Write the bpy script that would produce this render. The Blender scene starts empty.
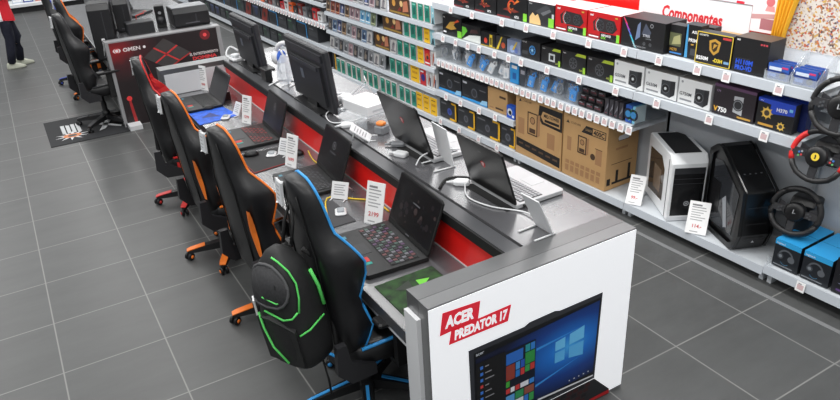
import bpy, math, random
from mathutils import Vector, Matrix
random.seed(11)
COL = bpy.context.scene.collection
PI = math.pi
SC = bpy.context.scene

# ------------------------------------------------------------------ materials
_M = {}
def lin(c):
    c = c / 255.0
    return c / 12.92 if c <= 0.04045 else ((c + 0.055) / 1.055) ** 2.4
def mat(name, col=None, rough=.5, metal=0.0, emit=0.0, noise=0.0, nscale=12.0, alpha=1.0, spec=.5, coat=0.0):
    if name in _M: return _M[name]
    m = bpy.data.materials.new(name); m.use_nodes = True
    nt = m.node_tree; b = nt.nodes['Principled BSDF']
    c = (lin(col[0]), lin(col[1]), lin(col[2]), 1)
    b.inputs['Base Color'].default_value = c
    b.inputs['Roughness'].default_value = rough
    b.inputs['Metallic'].default_value = metal
    b.inputs['Specular IOR Level'].default_value = spec
    b.inputs['Coat Weight'].default_value = coat
    if coat: b.inputs['Coat Roughness'].default_value = .22; b.inputs['Coat IOR'].default_value = 1.8
    if alpha < 1: b.inputs['Alpha'].default_value = alpha
    if emit:
        b.inputs['Emission Color'].default_value = c; b.inputs['Emission Strength'].default_value = emit
    if noise:
        tc = nt.nodes.new('ShaderNodeTexCoord'); n = nt.nodes.new('ShaderNodeTexNoise')
        n.inputs['Scale'].default_value = nscale; n.inputs['Detail'].default_value = 4
        r = nt.nodes.new('ShaderNodeMapRange')
        r.inputs['From Min'].default_value = .3; r.inputs['From Max'].default_value = .7
        r.inputs['To Min'].default_value = 1 - noise; r.inputs['To Max'].default_value = 1 + noise
        mx = nt.nodes.new('ShaderNodeVectorMath'); mx.operation = 'SCALE'
        mx.inputs[0].default_value = c[:3]
        nt.links.new(tc.outputs['Object'], n.inputs['Vector'])
        nt.links.new(n.outputs['Fac'], r.inputs['Value'])
        nt.links.new(r.outputs['Result'], mx.inputs['Scale'])
        nt.links.new(mx.outputs['Vector'], b.inputs['Base Color'])
    _M[name] = m
    return m
def C(r, g, b, rough=.5, **k):
    return mat('paint_%d_%d_%d_%d' % (r, g, b, int(rough * 100)), (r, g, b), rough, **k)

BLACK = mat('black_plastic', (20, 20, 22), .42)
BLACKM = mat('black_matte', (14, 14, 15), .7)
DARK = mat('dark_grey_plastic', (40, 40, 43), .45)
LEATHER = mat('black_leatherette', (24, 24, 26), .42, noise=.12, nscale=60)
WHITE = mat('white_plastic', (224, 225, 227), .35)
CARD = mat('white_card', (238, 238, 238), .6)
SHELF = mat('shelf_metal', (196, 201, 206), .4, noise=.02)
LIP = mat('shelf_rail', (190, 196, 203), .4)
PANEL = mat('back_panel_metal', (186, 190, 195), .55, noise=.03, nscale=3)
LAM = mat('grey_laminate', (88, 89, 90), .38, noise=.05, nscale=4, coat=.4)
LAMD = mat('dark_laminate', (72, 73, 76), .34, noise=.06, nscale=6)
LAMT = mat('anthracite_worktop', (90, 90, 93), .24, noise=.05, nscale=6, spec=1.0, coat=.7)
RED = mat('red_panel', (232, 30, 26), .35)
REDP = mat('red_print', (224, 40, 58), .5, emit=.22)
GREYT = mat('grey_print', (125, 125, 128), .6)
REDT = mat('red_ink', (206, 96, 98), .6)
STEEL = mat('satin_steel', (150, 152, 155), .35, .8)
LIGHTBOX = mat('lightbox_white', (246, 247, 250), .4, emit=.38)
KRAFT = mat('brown_cardboard', (182, 144, 96), .75, noise=.05, nscale=5)
KRAFTD = mat('brown_cardboard_ink', (72, 50, 34), .75)
KRAFTM = mat('brown_cardboard_faint_ink', (158, 118, 80), .75)
INK = mat('black_ink', (22, 20, 20), .6)
SCREEN = mat('dark_screen', (14, 14, 17), .3, spec=.4)
YEL = mat('yellow_print', (236, 180, 30), .55)
TEAL = mat('teal_print', (30, 132, 112), .5)
GREENP = mat('green_print', (120, 200, 60), .5)
BLUEP = mat('blue_print', (30, 70, 170), .5)
CYAN = mat('cyan_print', (40, 150, 214), .5)
SILV = mat('silver_shell', (186, 187, 189), .38, .2)
CLEAR = mat('clear_acrylic', (225, 232, 238), .1, alpha=.22)
CLAM = mat('clear_clamshell', (205, 212, 220), .15, alpha=.13)

# ------------------------------------------------------------------ mesh builder
_txt = {}
def font_mesh(s, bold, res=2):
    k = (s, bold)
    if k not in _txt:
        cu = bpy.data.curves.new('lettering', 'FONT'); cu.body = s; cu.resolution_u = res; cu.offset = bold
        ob = bpy.data.objects.new('lettering', cu); COL.objects.link(ob)
        dg = bpy.context.evaluated_depsgraph_get(); dg.update()
        ev = ob.evaluated_get(dg); me = ev.to_mesh()
        vs = [tuple(v.co) for v in me.vertices]; fs = [tuple(p.vertices) for p in me.polygons]
        ev.to_mesh_clear(); bpy.data.objects.remove(ob); bpy.data.curves.remove(cu)
        _txt[k] = (vs, fs)
    return _txt[k]

class MB:
    def __init__(s): s.v = []; s.f = []; s.mi = []; s.sm = []; s.mats = []; s.T = Matrix()
    def mid(s, m):
        if m not in s.mats: s.mats.append(m)
        return s.mats.index(m)
    def add(s, vs, fs, m, smooth=False, T=None):
        M = s.T @ T if T is not None else s.T
        o = len(s.v); s.v += [tuple(M @ Vector(p)) for p in vs]
        i = s.mid(m)
        for f in fs: s.f.append(tuple(k + o for k in f)); s.mi.append(i); s.sm.append(smooth)
        return s
    def box(s, x0, x1, y0, y1, z0, z1, m, T=None):
        vs = [(x, y, z) for z in (z0, z1) for y in (y0, y1) for x in (x0, x1)]
        return s.add(vs, [(0, 2, 3, 1), (4, 5, 7, 6), (0, 1, 5, 4), (2, 6, 7, 3), (0, 4, 6, 2), (1, 3, 7, 5)], m, T=T)
    def cbox(s, x0, x1, y0, y1, z0, z1, c, m, T=None):
        # a box with chamfered vertical and top edges
        def ring(z, i): return [(x0 + i, y0 + i + c, z), (x0 + i + c, y0 + i, z), (x1 - i - c, y0 + i, z), (x1 - i, y0 + i + c, z), (x1 - i, y1 - i - c, z), (x1 - i - c, y1 - i, z), (x0 + i + c, y1 - i, z), (x0 + i, y1 - i - c, z)]
        return s.loft([ring(z0, c * .7), ring(z0 + c * .7, 0), ring(z1 - c * .7, 0), ring(z1, c * .7)], m, T=T)
    def poly(s, pts, m, T=None): return s.add(pts, [tuple(range(len(pts)))], m, T=T)
    def fr(s, x0, x1, z0, z1, m, lvl=1, y=0.0):
        y -= .0007 * lvl
        return s.poly([(x0, y, z0), (x1, y, z0), (x1, y, z1), (x0, y, z1)], m)
    def fp(s, pts, m, lvl=1, y=0.0): return s.poly([(x, y - .0007 * lvl, z) for x, z in pts], m)
    def fc(s, cx, cz, r, m, lvl=1, n=14, y=0.0, rz=None):
        rz = rz or r
        return s.fp([(cx + r * math.cos(2 * PI * k / n), cz + rz * math.sin(2 * PI * k / n)) for k in range(n)], m, lvl, y)
    def fring(s, cx, cz, r0, r1, m, lvl=1, n=16, y=0.0, a0=0, a1=2 * PI):
        y -= .0007 * lvl
        P = lambda r, a: (cx + r * math.cos(a), y, cz + r * math.sin(a))
        for k in range(n):
            a, b = a0 + (a1 - a0) * k / n, a0 + (a1 - a0) * (k + 1) / n
            s.poly([P(r0, a), P(r1, a), P(r1, b), P(r0, b)], m)
        return s
    def ft(s, t, x, z, h, m, lvl=2, al='l', bold=.0, shear=0, sx=1.0, y=0.0, maxw=None, rot=0):
        vs, fs = font_mesh(t, bold)
        if not vs: return s
        w = max(v[0] for v in vs); k = h / .70
        if maxw and w * k * sx > maxw: sx = maxw / (w * k)
        ox = {'l': 0, 'c': -w / 2, 'r': -w}[al]
        c, sn = math.cos(rot), math.sin(rot)
        out = []
        for a, b, _ in vs:
            u, v = (a + ox + b * shear) * k * sx, b * k
            out.append((x + u * c - v * sn, y - .0007 * lvl, z + u * sn + v * c))
        return s.add(out, fs, m)
    def prism(s, prof, a0, a1, axis, m, T=None):
        # profile extruded along an axis; profile axes are the two others in order
        def mk(p, q, a): return {'x': (a, p, q), 'y': (p, a, q), 'z': (p, q, a)}[axis]
        n = len(prof)
        vs = [mk(p, q, a0) for p, q in prof] + [mk(p, q, a1) for p, q in prof]
        fs = [tuple(range(n)), tuple(range(2 * n - 1, n - 1, -1))] + [(i, i + n, (i + 1) % n + n, (i + 1) % n) for i in range(n)]
        return s.add(vs, fs, m, T=T)
    def loft(s, rings, m, smooth=False, cap=True, closed=True, T=None, segm=None):
        n = len(rings[0]); vs = [p for r in rings for p in r]
        R = range(n) if closed else range(n - 1)
        for k in R if segm else [None]:
            fs = []
            for i in range(len(rings) - 1):
                for j in ([k] if segm else R):
                    a, b = i * n + j, i * n + (j + 1) % n
                    fs.append((a, b, b + n, a + n))
            if not segm:
                if cap: fs += [tuple(range(n - 1, -1, -1)), tuple(range((len(rings) - 1) * n, len(rings) * n))]
                s.add(vs, fs, m, smooth, T)
            else: s.add(vs, fs, segm.get(k, m), smooth, T)
        if segm and cap:
            s.add(rings[0], [tuple(range(n - 1, -1, -1))], m, False, T); s.add(rings[-1], [tuple(range(n))], m, False, T)
        return s
    def tube(s, pts, r, m, n=6, closed=False, T=None):
        pts = [Vector(p) for p in pts]; rings = []
        L = len(pts)
        for i, p in enumerate(pts):
            a = pts[i - 1] if (i or closed) else p; b = pts[(i + 1) % L] if (i < L - 1 or closed) else p
            t = (b - a).normalized()
            u = t.cross(Vector((0, 0, 1)))
            if u.length < .05: u = t.cross(Vector((0, 1, 0)))
            u.normalize(); w = u.cross(t)
            rr = r[i] if isinstance(r, (list, tuple)) else r
            rings.append([tuple(p + (u * math.cos(2 * PI * k / n) + w * math.sin(2 * PI * k / n)) * rr) for k in range(n)])
        if closed: rings.append(rings[0])
        return s.loft(rings, m, True, not closed, T=T)
    def lathe(s, prof, m, n=20, T=None, smooth=True):
        return s.loft([[(r * math.cos(2 * PI * k / n), r * math.sin(2 * PI * k / n), z) for k in range(n)] for r, z in prof], m, smooth, T=T)
    def ball(s, c, r, m, n=12, T=None):
        if not isinstance(r, (tuple, list)): r = (r, r, r)
        rings = []
        for i in range(1, 8):
            a = -PI / 2 + PI * i / 8
            rings.append([(c[0] + r[0] * math.cos(a) * math.cos(2 * PI * k / n), c[1] + r[1] * math.cos(a) * math.sin(2 * PI * k / n), c[2] + r[2] * math.sin(a)) for k in range(n)])
        return s.loft(rings, m, True, T=T)
    def build(s, name, parent=None, loc=None, rotz=0, bevel=0, sub=0):
        me = bpy.data.meshes.new(name); me.from_pydata(s.v, [], s.f)
        for m in s.mats: me.materials.append(m)
        me.polygons.foreach_set('material_index', s.mi); me.polygons.foreach_set('use_smooth', s.sm)
        me.update()
        o = bpy.data.objects.new(name, me); COL.objects.link(o)
        if parent: o.parent = parent
        if loc is not None: o.location = loc
        if rotz: o.rotation_euler = (0, 0, rotz)
        if bevel:
            b = o.modifiers.new('bevel', 'BEVEL'); b.width = bevel; b.segments = 2; b.limit_method = 'ANGLE'; b.angle_limit = .8
        if sub:
            b = o.modifiers.new('sub', 'SUBSURF'); b.levels = sub; b.render_levels = sub
        return o

def tag(o, label, cat, group=None):
    o['label'] = label; o['category'] = cat
    if group: o['group'] = group
    return o
def thing(name, label, cat, loc=(0, 0, 0), rotz=0, group=None):
    o = bpy.data.objects.new(name, None); COL.objects.link(o); o.empty_display_size = .1
    o.location = loc; o.rotation_euler = (0, 0, rotz)
    return tag(o, label, cat, group)
def struct(o): o['kind'] = 'structure'; return o
def dup(src, loc, rotz, label, group=None):
    r = src.copy(); COL.objects.link(r); r.location = loc; r.rotation_euler = (0, 0, rotz); r['label'] = label
    if group: r['group'] = group
    for ch in list(src.children):
        c = ch.copy(); COL.objects.link(c); c.parent = r
        for g in list(ch.children):
            d = g.copy(); COL.objects.link(d); d.parent = c
    return r
def RX(a): return Matrix.Rotation(a, 4, 'X')
def RY(a): return Matrix.Rotation(a, 4, 'Y')
def RZ(a): return Matrix.Rotation(a, 4, 'Z')
def TR(x, y, z): return Matrix.Translation((x, y, z))

# frame of the long shelving run on the right: s along it, d into it
GA = .03
_n = math.hypot(GA, 1)
def GL(s, d, z): return (4.095 + (-GA * s + d) / _n, (s + GA * d) / _n, z)
GR = math.atan2(-1, GA)          # object x = to the right when one faces the shelves, y = into the shelf

# ------------------------------------------------------------------ camera
cam = bpy.data.cameras.new('camera'); co = bpy.data.objects.new('camera', cam); COL.objects.link(co); SC.camera = co
yaw, pitch, roll = .5145, -.4574, -.0544
fw = Vector((math.sin(yaw) * math.cos(pitch), math.cos(yaw) * math.cos(pitch), math.sin(pitch)))
r0 = Vector((math.cos(yaw), -math.sin(yaw), 0)); u0 = r0.cross(fw)
rr = r0 * math.cos(roll) + u0 * math.sin(roll); uu = u0 * math.cos(roll) - r0 * math.sin(roll)
co.matrix_world = Matrix(((rr.x, uu.x, -fw.x, .2669), (rr.y, uu.y, -fw.y, -3.9964), (rr.z, uu.z, -fw.z, 2.679), (0, 0, 0, 1)))
cam.sensor_fit = 'HORIZONTAL'; cam.sensor_width = 36; cam.lens = 36 * 694.88 / 840
cam.clip_end = 100

# ------------------------------------------------------------------ light
w = bpy.data.worlds.new('world'); SC.world = w; w.use_nodes = True
w.node_tree.nodes['Background'].inputs[0].default_value = (.93, .97, 1, 1)
w.node_tree.nodes['Background'].inputs[1].default_value = .36
def area(x, y, z, sx, sy, e, rot=(0, 0, 0)):
    l = bpy.data.lights.new('ceiling_light', 'AREA'); l.shape = 'RECTANGLE'; l.size = sx; l.size_y = sy; l.energy = e
    l.color = (1, .99, .97)
    o = bpy.data.objects.new('ceiling_light', l); COL.objects.link(o); o.location = (x, y, z); o.rotation_euler = rot
    return o
for x in (-1.6, 1.0, 3.3):
    for y in (-4.2, -.6, 3.0, 6.6, 10.2, 13.8):
        area(x, y, 4.3, .35, 2.6, 72 if x > 2 else 58, (0, -.75 if x > 2 else 0, 0))
for y in (-1.6, .4, 2.4, 4.6, 6.8):
    o = area(3.86 - .03 * y, y, 2.32, .22, 1.9, 8, (0, -.12, 0)); o.name = 'deck_fill_light'  # fill strips added to brighten the deck's reflection and the shelf goods
SC.view_settings.view_transform = 'Standard'
SC.view_settings.look = 'None'

# ------------------------------------------------------------------ the setting
def floor_material():
    m = bpy.data.materials.new('floor_tiles'); m.use_nodes = True
    nt = m.node_tree; N = nt.nodes; L = nt.links; b = N['Principled BSDF']
    def math_(op, a, c=None):
        n = N.new('ShaderNodeMath'); n.operation = op
        for i, v in enumerate((a, c)):
            if v is None: continue
            if isinstance(v, (int, float)): n.inputs[i].default_value = v
            else: L.new(v, n.inputs[i])
        return n.outputs[0]
    tc = N.new('ShaderNodeTexCoord'); sp = N.new('ShaderNodeSeparateXYZ'); L.new(tc.outputs['Object'], sp.inputs[0])
    st = math_('GREATER_THAN', sp.outputs[0], 2.1)
    x = math_('DIVIDE', math_('SUBTRACT', sp.outputs[0], math_('MULTIPLY', st, .167)), .6)
    y = math_('DIVIDE', math_('ADD', sp.outputs[1], math_('MULTIPLY', st, .0595)), .6)
    dmin = math_('MINIMUM', math_('PINGPONG', x, .5), math_('PINGPONG', y, .5))
    g = N.new('ShaderNodeMapRange'); g.inputs['From Min'].default_value = .0045; g.inputs['From Max'].default_value = .009
    g.inputs['To Min'].default_value = 1; g.inputs['To Max'].default_value = 0; L.new(dmin, g.inputs['Value'])
    cb = N.new('ShaderNodeCombineXYZ'); L.new(math_('FLOOR', x), cb.inputs[0]); L.new(math_('FLOOR', y), cb.inputs[1])
    wn = N.new('ShaderNodeTexWhiteNoise'); wn.noise_dimensions = '2D'; L.new(cb.outputs[0], wn.inputs['Vector'])
    n1 = N.new('ShaderNodeTexNoise'); n1.inputs['Scale'].default_value = 2.6; n1.inputs['Detail'].default_value = 7; n1.inputs['Roughness'].default_value = .65
    mp = N.new('ShaderNodeMapping'); mp.inputs['Scale'].default_value = (.6, 1.9, 1)
    L.new(tc.outputs['Object'], mp.inputs['Vector'])
    ad = N.new('ShaderNodeVectorMath'); ad.operation = 'ADD'; L.new(mp.outputs[0], ad.inputs[0])
    sc_ = N.new('ShaderNodeVectorMath'); sc_.operation = 'SCALE'; sc_.inputs['Scale'].default_value = 3.7; L.new(cb.outputs[0], sc_.inputs[0]); L.new(sc_.outputs[0], ad.inputs[1])
    L.new(ad.outputs[0], n1.inputs['Vector'])
    val = math_('ADD', math_('ADD', math_('MULTIPLY', wn.outputs[0], .10), .62), math_('MULTIPLY', n1.outputs[0], .62))
    tile = N.new('ShaderNodeVectorMath'); tile.operation = 'SCALE'; tile.inputs[0].default_value = (lin(80), lin(81), lin(81)); L.new(val, tile.inputs['Scale'])
    mx = N.new('ShaderNodeMix'); mx.data_type = 'RGBA'
    L.new(g.outputs[0], mx.inputs['Factor']); L.new(tile.outputs[0], mx.inputs['A']); mx.inputs['B'].default_value = (lin(128), lin(128), lin(126), 1)
    L.new(mx.outputs['Result'], b.inputs['Base Color'])
    b.inputs['Roughness'].default_value = .42; b.inputs['Specular IOR Level'].default_value = .5
    bp = N.new('ShaderNodeBump'); bp.inputs['Strength'].default_value = .06; L.new(n1.outputs[0], bp.inputs['Height']); L.new(bp.outputs[0], b.inputs['Normal'])
    return m
struct(MB().poly([(-8, -6, 0), (8, -6, 0), (8, 22, 0), (-8, 22, 0)], floor_material()).build('floor'))
struct(MB().box(-8, 8, 20, 20.1, 0, 3.2, mat('far_wall_paint', (205, 205, 205), .7, noise=.02)).build('wall_back'))
struct(MB().box(-3.6, 16, .5, .58, 0, 4.2, mat('side_wall_paint', (236, 237, 240), .7, noise=.02)).build('wall_right', loc=GL(12.4, 0, 0), rotz=GR))
struct(MB().box(0, 17, -.125, -.09, 0, .004, mat('floor_strip', (120, 121, 122), .4, noise=.03)).build('trim_1', loc=GL(13, 0, 0), rotz=GR))

# ------------------------------------------------------------------ glow print materials (printed artwork)
def radial(name, cx, cz, rx, rz, inner, outer, extra=None, rough=.35, pw=1.0, noise=0):
    m = bpy.data.materials.new(name); m.use_nodes = True
    nt = m.node_tree; N = nt.nodes; L = nt.links; b = N['Principled BSDF']; b.inputs['Roughness'].default_value = rough
    tc = N.new('ShaderNodeTexCoord'); mp = N.new('ShaderNodeMapping'); mp.vector_type = 'POINT'
    mp.inputs['Location'].default_value = (-cx / rx, 0, -cz / rz); mp.inputs['Scale'].default_value = (1 / rx, 0, 1 / rz)
    L.new(tc.outputs['Object'], mp.inputs[0])
    ln = N.new('ShaderNodeVectorMath'); ln.operation = 'LENGTH'; L.new(mp.outputs[0], ln.inputs[0])
    src = ln.outputs['Value']
    if noise:
        nz = N.new('ShaderNodeTexNoise'); nz.inputs['Scale'].default_value = 7; nz.inputs['Detail'].default_value = 5
        L.new(tc.outputs['Object'], nz.inputs['Vector'])
        k = N.new('ShaderNodeMath'); k.operation = 'MULTIPLY_ADD'; k.inputs[1].default_value = noise; L.new(nz.outputs[0], k.inputs[0]); L.new(src, k.inputs[2]); src = k.outputs[0]
    cr = N.new('ShaderNodeValToRGB'); e = cr.color_ramp.elements
    e[0].position = 0; e[0].color = tuple(map(lin, inner)) + (1,); e[1].position = 1; e[1].color = tuple(map(lin, outer)) + (1,)
    for p, c in extra or []:
        q = e.new(p); q.color = tuple(map(lin, c)) + (1,)
    L.new(src, cr.inputs[0]); L.new(cr.outputs[0], b.inputs['Base Color'])
    return m

# ------------------------------------------------------------------ the near display desk
DX0, DX1, DY0, DY1 = 1.446, 2.644, -1.93, 2.95
desk = thing('display_desk', 'long grey two-level display desk with red riser and white poster on its end', 'desk', (2.04, .5, 0))
def D(): m = MB(); m.T = TR(-2.04, -.5, 0); return m
m = D()
m.box(DX0, DX1, DY0 + .085, -1.745, 0, 1.0, LAM); m.box(DX0, DX1, DY0 + .004, DY0 + .083, 0, 1.0, mat('light_grey_laminate', (104, 105, 106), .36, noise=.04, nscale=4, coat=.4))
m.build('end_panel', desk)
m = D(); m.box(DX0, DX1, DY0, DY0 + .004, 0.02, .992, LIGHTBOX); po = m.build('poster', desk)
m = D(); m.box(1.425, DX0, -1.86, -1.75, 0, .91, WHITE); m.build('side_strip', desk)
# poster artwork
P = D(); P.T = P.T @ TR(0, DY0, 0)
P.fp([(1.513, .955), (1.708, .943), (1.695, .853), (1.495, .842)], REDP, 1)
P.fp([(1.554, .851), (1.695, .853), (1.877, .857), (1.859, .771), (1.539, .777)], REDP, 1)
P.ft('ACER', 1.527, .873, .055, LIGHTBOX, 2, bold=.05, shear=.12, maxw=.145, rot=-.03)
P.ft('PREDATOR 17', 1.568, .793, .046, LIGHTBOX, 2, bold=.05, shear=.12, maxw=.285)
P.build('lettering', po)
P = D(); P.T = P.T @ TR(0, DY0, 0)
fb = C(52, 54, 60, .4)
P.fp([(1.64, .699), (1.954, .699), (1.985, .712), (2.14, .714), (2.17, .703), (2.447, .702), (2.434, .165), (1.655, .165)], fb, 1)
P.fp([(1.668, .672), (2.439, .676), (2.424, .185), (1.672, .185)], C(16, 17, 22, .3), 2)
P.ft('acer', 1.678, .652, .018, C(200, 205, 212), 4, bold=.02)
P.fp([(1.677, .635), (2.43, .662), (2.418, .215), (1.68, .215)], radial('desktop_glow', 2.25 - 2.04, .46, .50, .27, (70, 175, 245), (14, 22, 52), [(.25, (28, 120, 215)), (.6, (18, 62, 140))], .3), 3)
for (a, b, c, d, e_, f_) in ((2.149, 2.212, .525, .533, .470, .470), (2.24, 2.336, .536, .551, .470, .474)):
    P.fp([(a, e_), (b, f_), (b, d), (a, c)], C(112, 200, 250, .3), 5)
for (a, b, c, d, e_, f_) in ((2.149, 2.212, .458, .458, .395, .392), (2.24, 2.336, .458, .458, .388, .369)):
    P.fp([(a, e_), (b, f_), (b, d), (a, c)], C(96, 186, 244, .3), 5)
for y0, y1, al in ((.56, .60, 0), (.33, .36, 0)):
    P.fp([(2.03, y0 - .02 if y0 > .45 else y0 - .03), (2.336, .551 if y0 > .45 else .369), (2.03, y0 - .035 if y0 > .45 else y0 - .015)], C(60, 150, 230, .3), 4)
P.fp([(1.677, .61), (1.842, .61), (1.842, .215), (1.68, .215)], C(20, 20, 22, .3), 5)
for k, c in enumerate(((60, 120, 210), (60, 120, 210), (60, 120, 210), (200, 60, 60), (60, 120, 210), (60, 120, 210), (70, 170, 170), (60, 120, 210), (60, 120, 210))):
    P.fr(1.70, 1.716, .565 - k * .037, .583 - k * .037, C(*c), 6); P.fr(1.727, 1.727 + .022 + .015 * (k % 3), .571 - k * .037, .577 - k * .037, C(150, 150, 155), 6)
P.fr(1.842, 2.025, .225, .602, C(14, 22, 40, .3), 5)
tiles = [(1.848, 1.948, .52, .585, (44, 110, 200)), (1.848, 1.90, .425, .515, (150, 60, 48)), (1.905, 1.93, .47, .515, (70, 150, 220)), (1.935, 1.958, .47, .515, (40, 90, 190)), (1.905, 1.93, .425, .465, (40, 120, 200)), (1.935, 1.958, .425, .465, (205, 60, 60)),
         (1.962, 1.99, .55, .592, (40, 150, 160)), (1.994, 2.02, .55, .592, (50, 130, 210)), (1.962, 2.02, .475, .545, (46, 150, 70)), (1.962, 1.99, .43, .47, (60, 160, 80)), (1.994, 2.02, .43, .47, (200, 60, 55)), (1.848, 1.87, .385, .42, (70, 170, 60)),
         (1.848, 1.872, .345, .375, (205, 60, 60)), (1.876, 1.90, .345, .375, (235, 235, 240)), (1.905, 1.93, .345, .375, (205, 60, 60)), (1.935, 1.985, .345, .375, (230, 232, 238)), (1.99, 2.02, .345, .375, (60, 140, 220)),
         (1.848, 1.90, .235, .33, (90, 160, 220)), (1.905, 1.955, .29, .335, (50, 150, 90)), (1.905, 1.955, .235, .285, (225, 226, 230)), (1.96, 2.02, .29, .335, (150, 84, 70)), (1.96, 1.985, .235, .285, (50, 120, 210)), (1.99, 2.02, .235, .285, (60, 160, 80))]
for a, b, c, d, col in tiles: P.fr(a, b, c, d, C(*col), 6)
for k in range(5): P.fr(2.25 + k * .032, 2.258 + k * .032, .232, .24, C(210, 215, 225), 6)
P.fp([(1.50, -.01), (2.551, .0), (2.551, .035), (2.434, .16), (1.655, .165)], C(34, 35, 38, .4), 1)
P.fp([(2.047, .205), (2.42, .186), (2.42, .196), (2.047, .217)], C(225, 226, 230), 5)
P.fp([(2.40, .012), (2.551, .004), (2.551, .03), (2.41, .03)], C(176, 26, 30), 3)
for r_ in range(4):
    for k in range(17):
        x = 1.70 + k * .042 - r_ * .012; P.fr(x, x + .034 + r_ * .001, .13 - r_ * .03, .152 - r_ * .03, C(60, 24, 26) if (k + r_) % 3 else C(22, 22, 24), 2)
P.ft('PREDATOR', 1.89, .19, .016, C(190, 192, 198), 6, bold=.02)
P.build('printed_laptop', po)
# worktop, riser, upper deck
m = D(); m.box(DX0 + .003, 2.0, -1.745, DY1 - .17, .685, .75, LAMT)
m.box(DX0 - .002, DX0 + .003, -1.745, DY1 - .17, .685, .75, LAMD); m.build('lower_worktop', desk)
m = D(); m.box(DX0 + .012, DX0 + .035, -1.745, DY1 - .17, .645, .685, WHITE); m.build('apron', desk)
m = D(); m.box(1.985, 2.0, -1.745, DY1 - .17, .752, .945, RED); m.build('riser_panel', desk)
m = D(); m.box(1.983, 1.987, -1.745, DY1 - .17, .75, .758, C(210, 205, 205)); m.build('riser_trim', desk)
m = D(); m.box(1.972, 1.982, -1.745, DY1 - .17, .94, .995, BLACKM); m.box(1.982, 2.07, -1.745, DY1 - .17, .945, 1.0, LAMD)
m.box(2.07, 2.09, -1.745, DY1 - .17, .945, .985, BLACKM); m.box(2.09, DX1, -1.745, DY1 - .17, .945, 1.0, LAMT)
m.build('upper_worktop', desk)
m = D(); m.box(2.0, 2.02, -1.745, DY1 - .17, 0, .945, WHITE); m.box(2.6, 2.62, -1.745, DY1 - .17, 0, .945, WHITE); m.build('pedestal', desk)
m = D(); m.box(1.37, 2.56, DY1 - .165, DY1, 0, 1.0, LAM); m.build('far_end_panel', desk)
m = D(); m.box(1.40, 1.985, DY1 - .17, DY1 - .166, .755, .955, C(222, 224, 228, .4)); m.build('inner_panel', desk)
for y in (-.55, .65, 1.8):
    m = D(); m.box(1.52, 1.97, y - .02, y + .02, 0, .685, WHITE); m.build('leg', desk)

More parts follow.
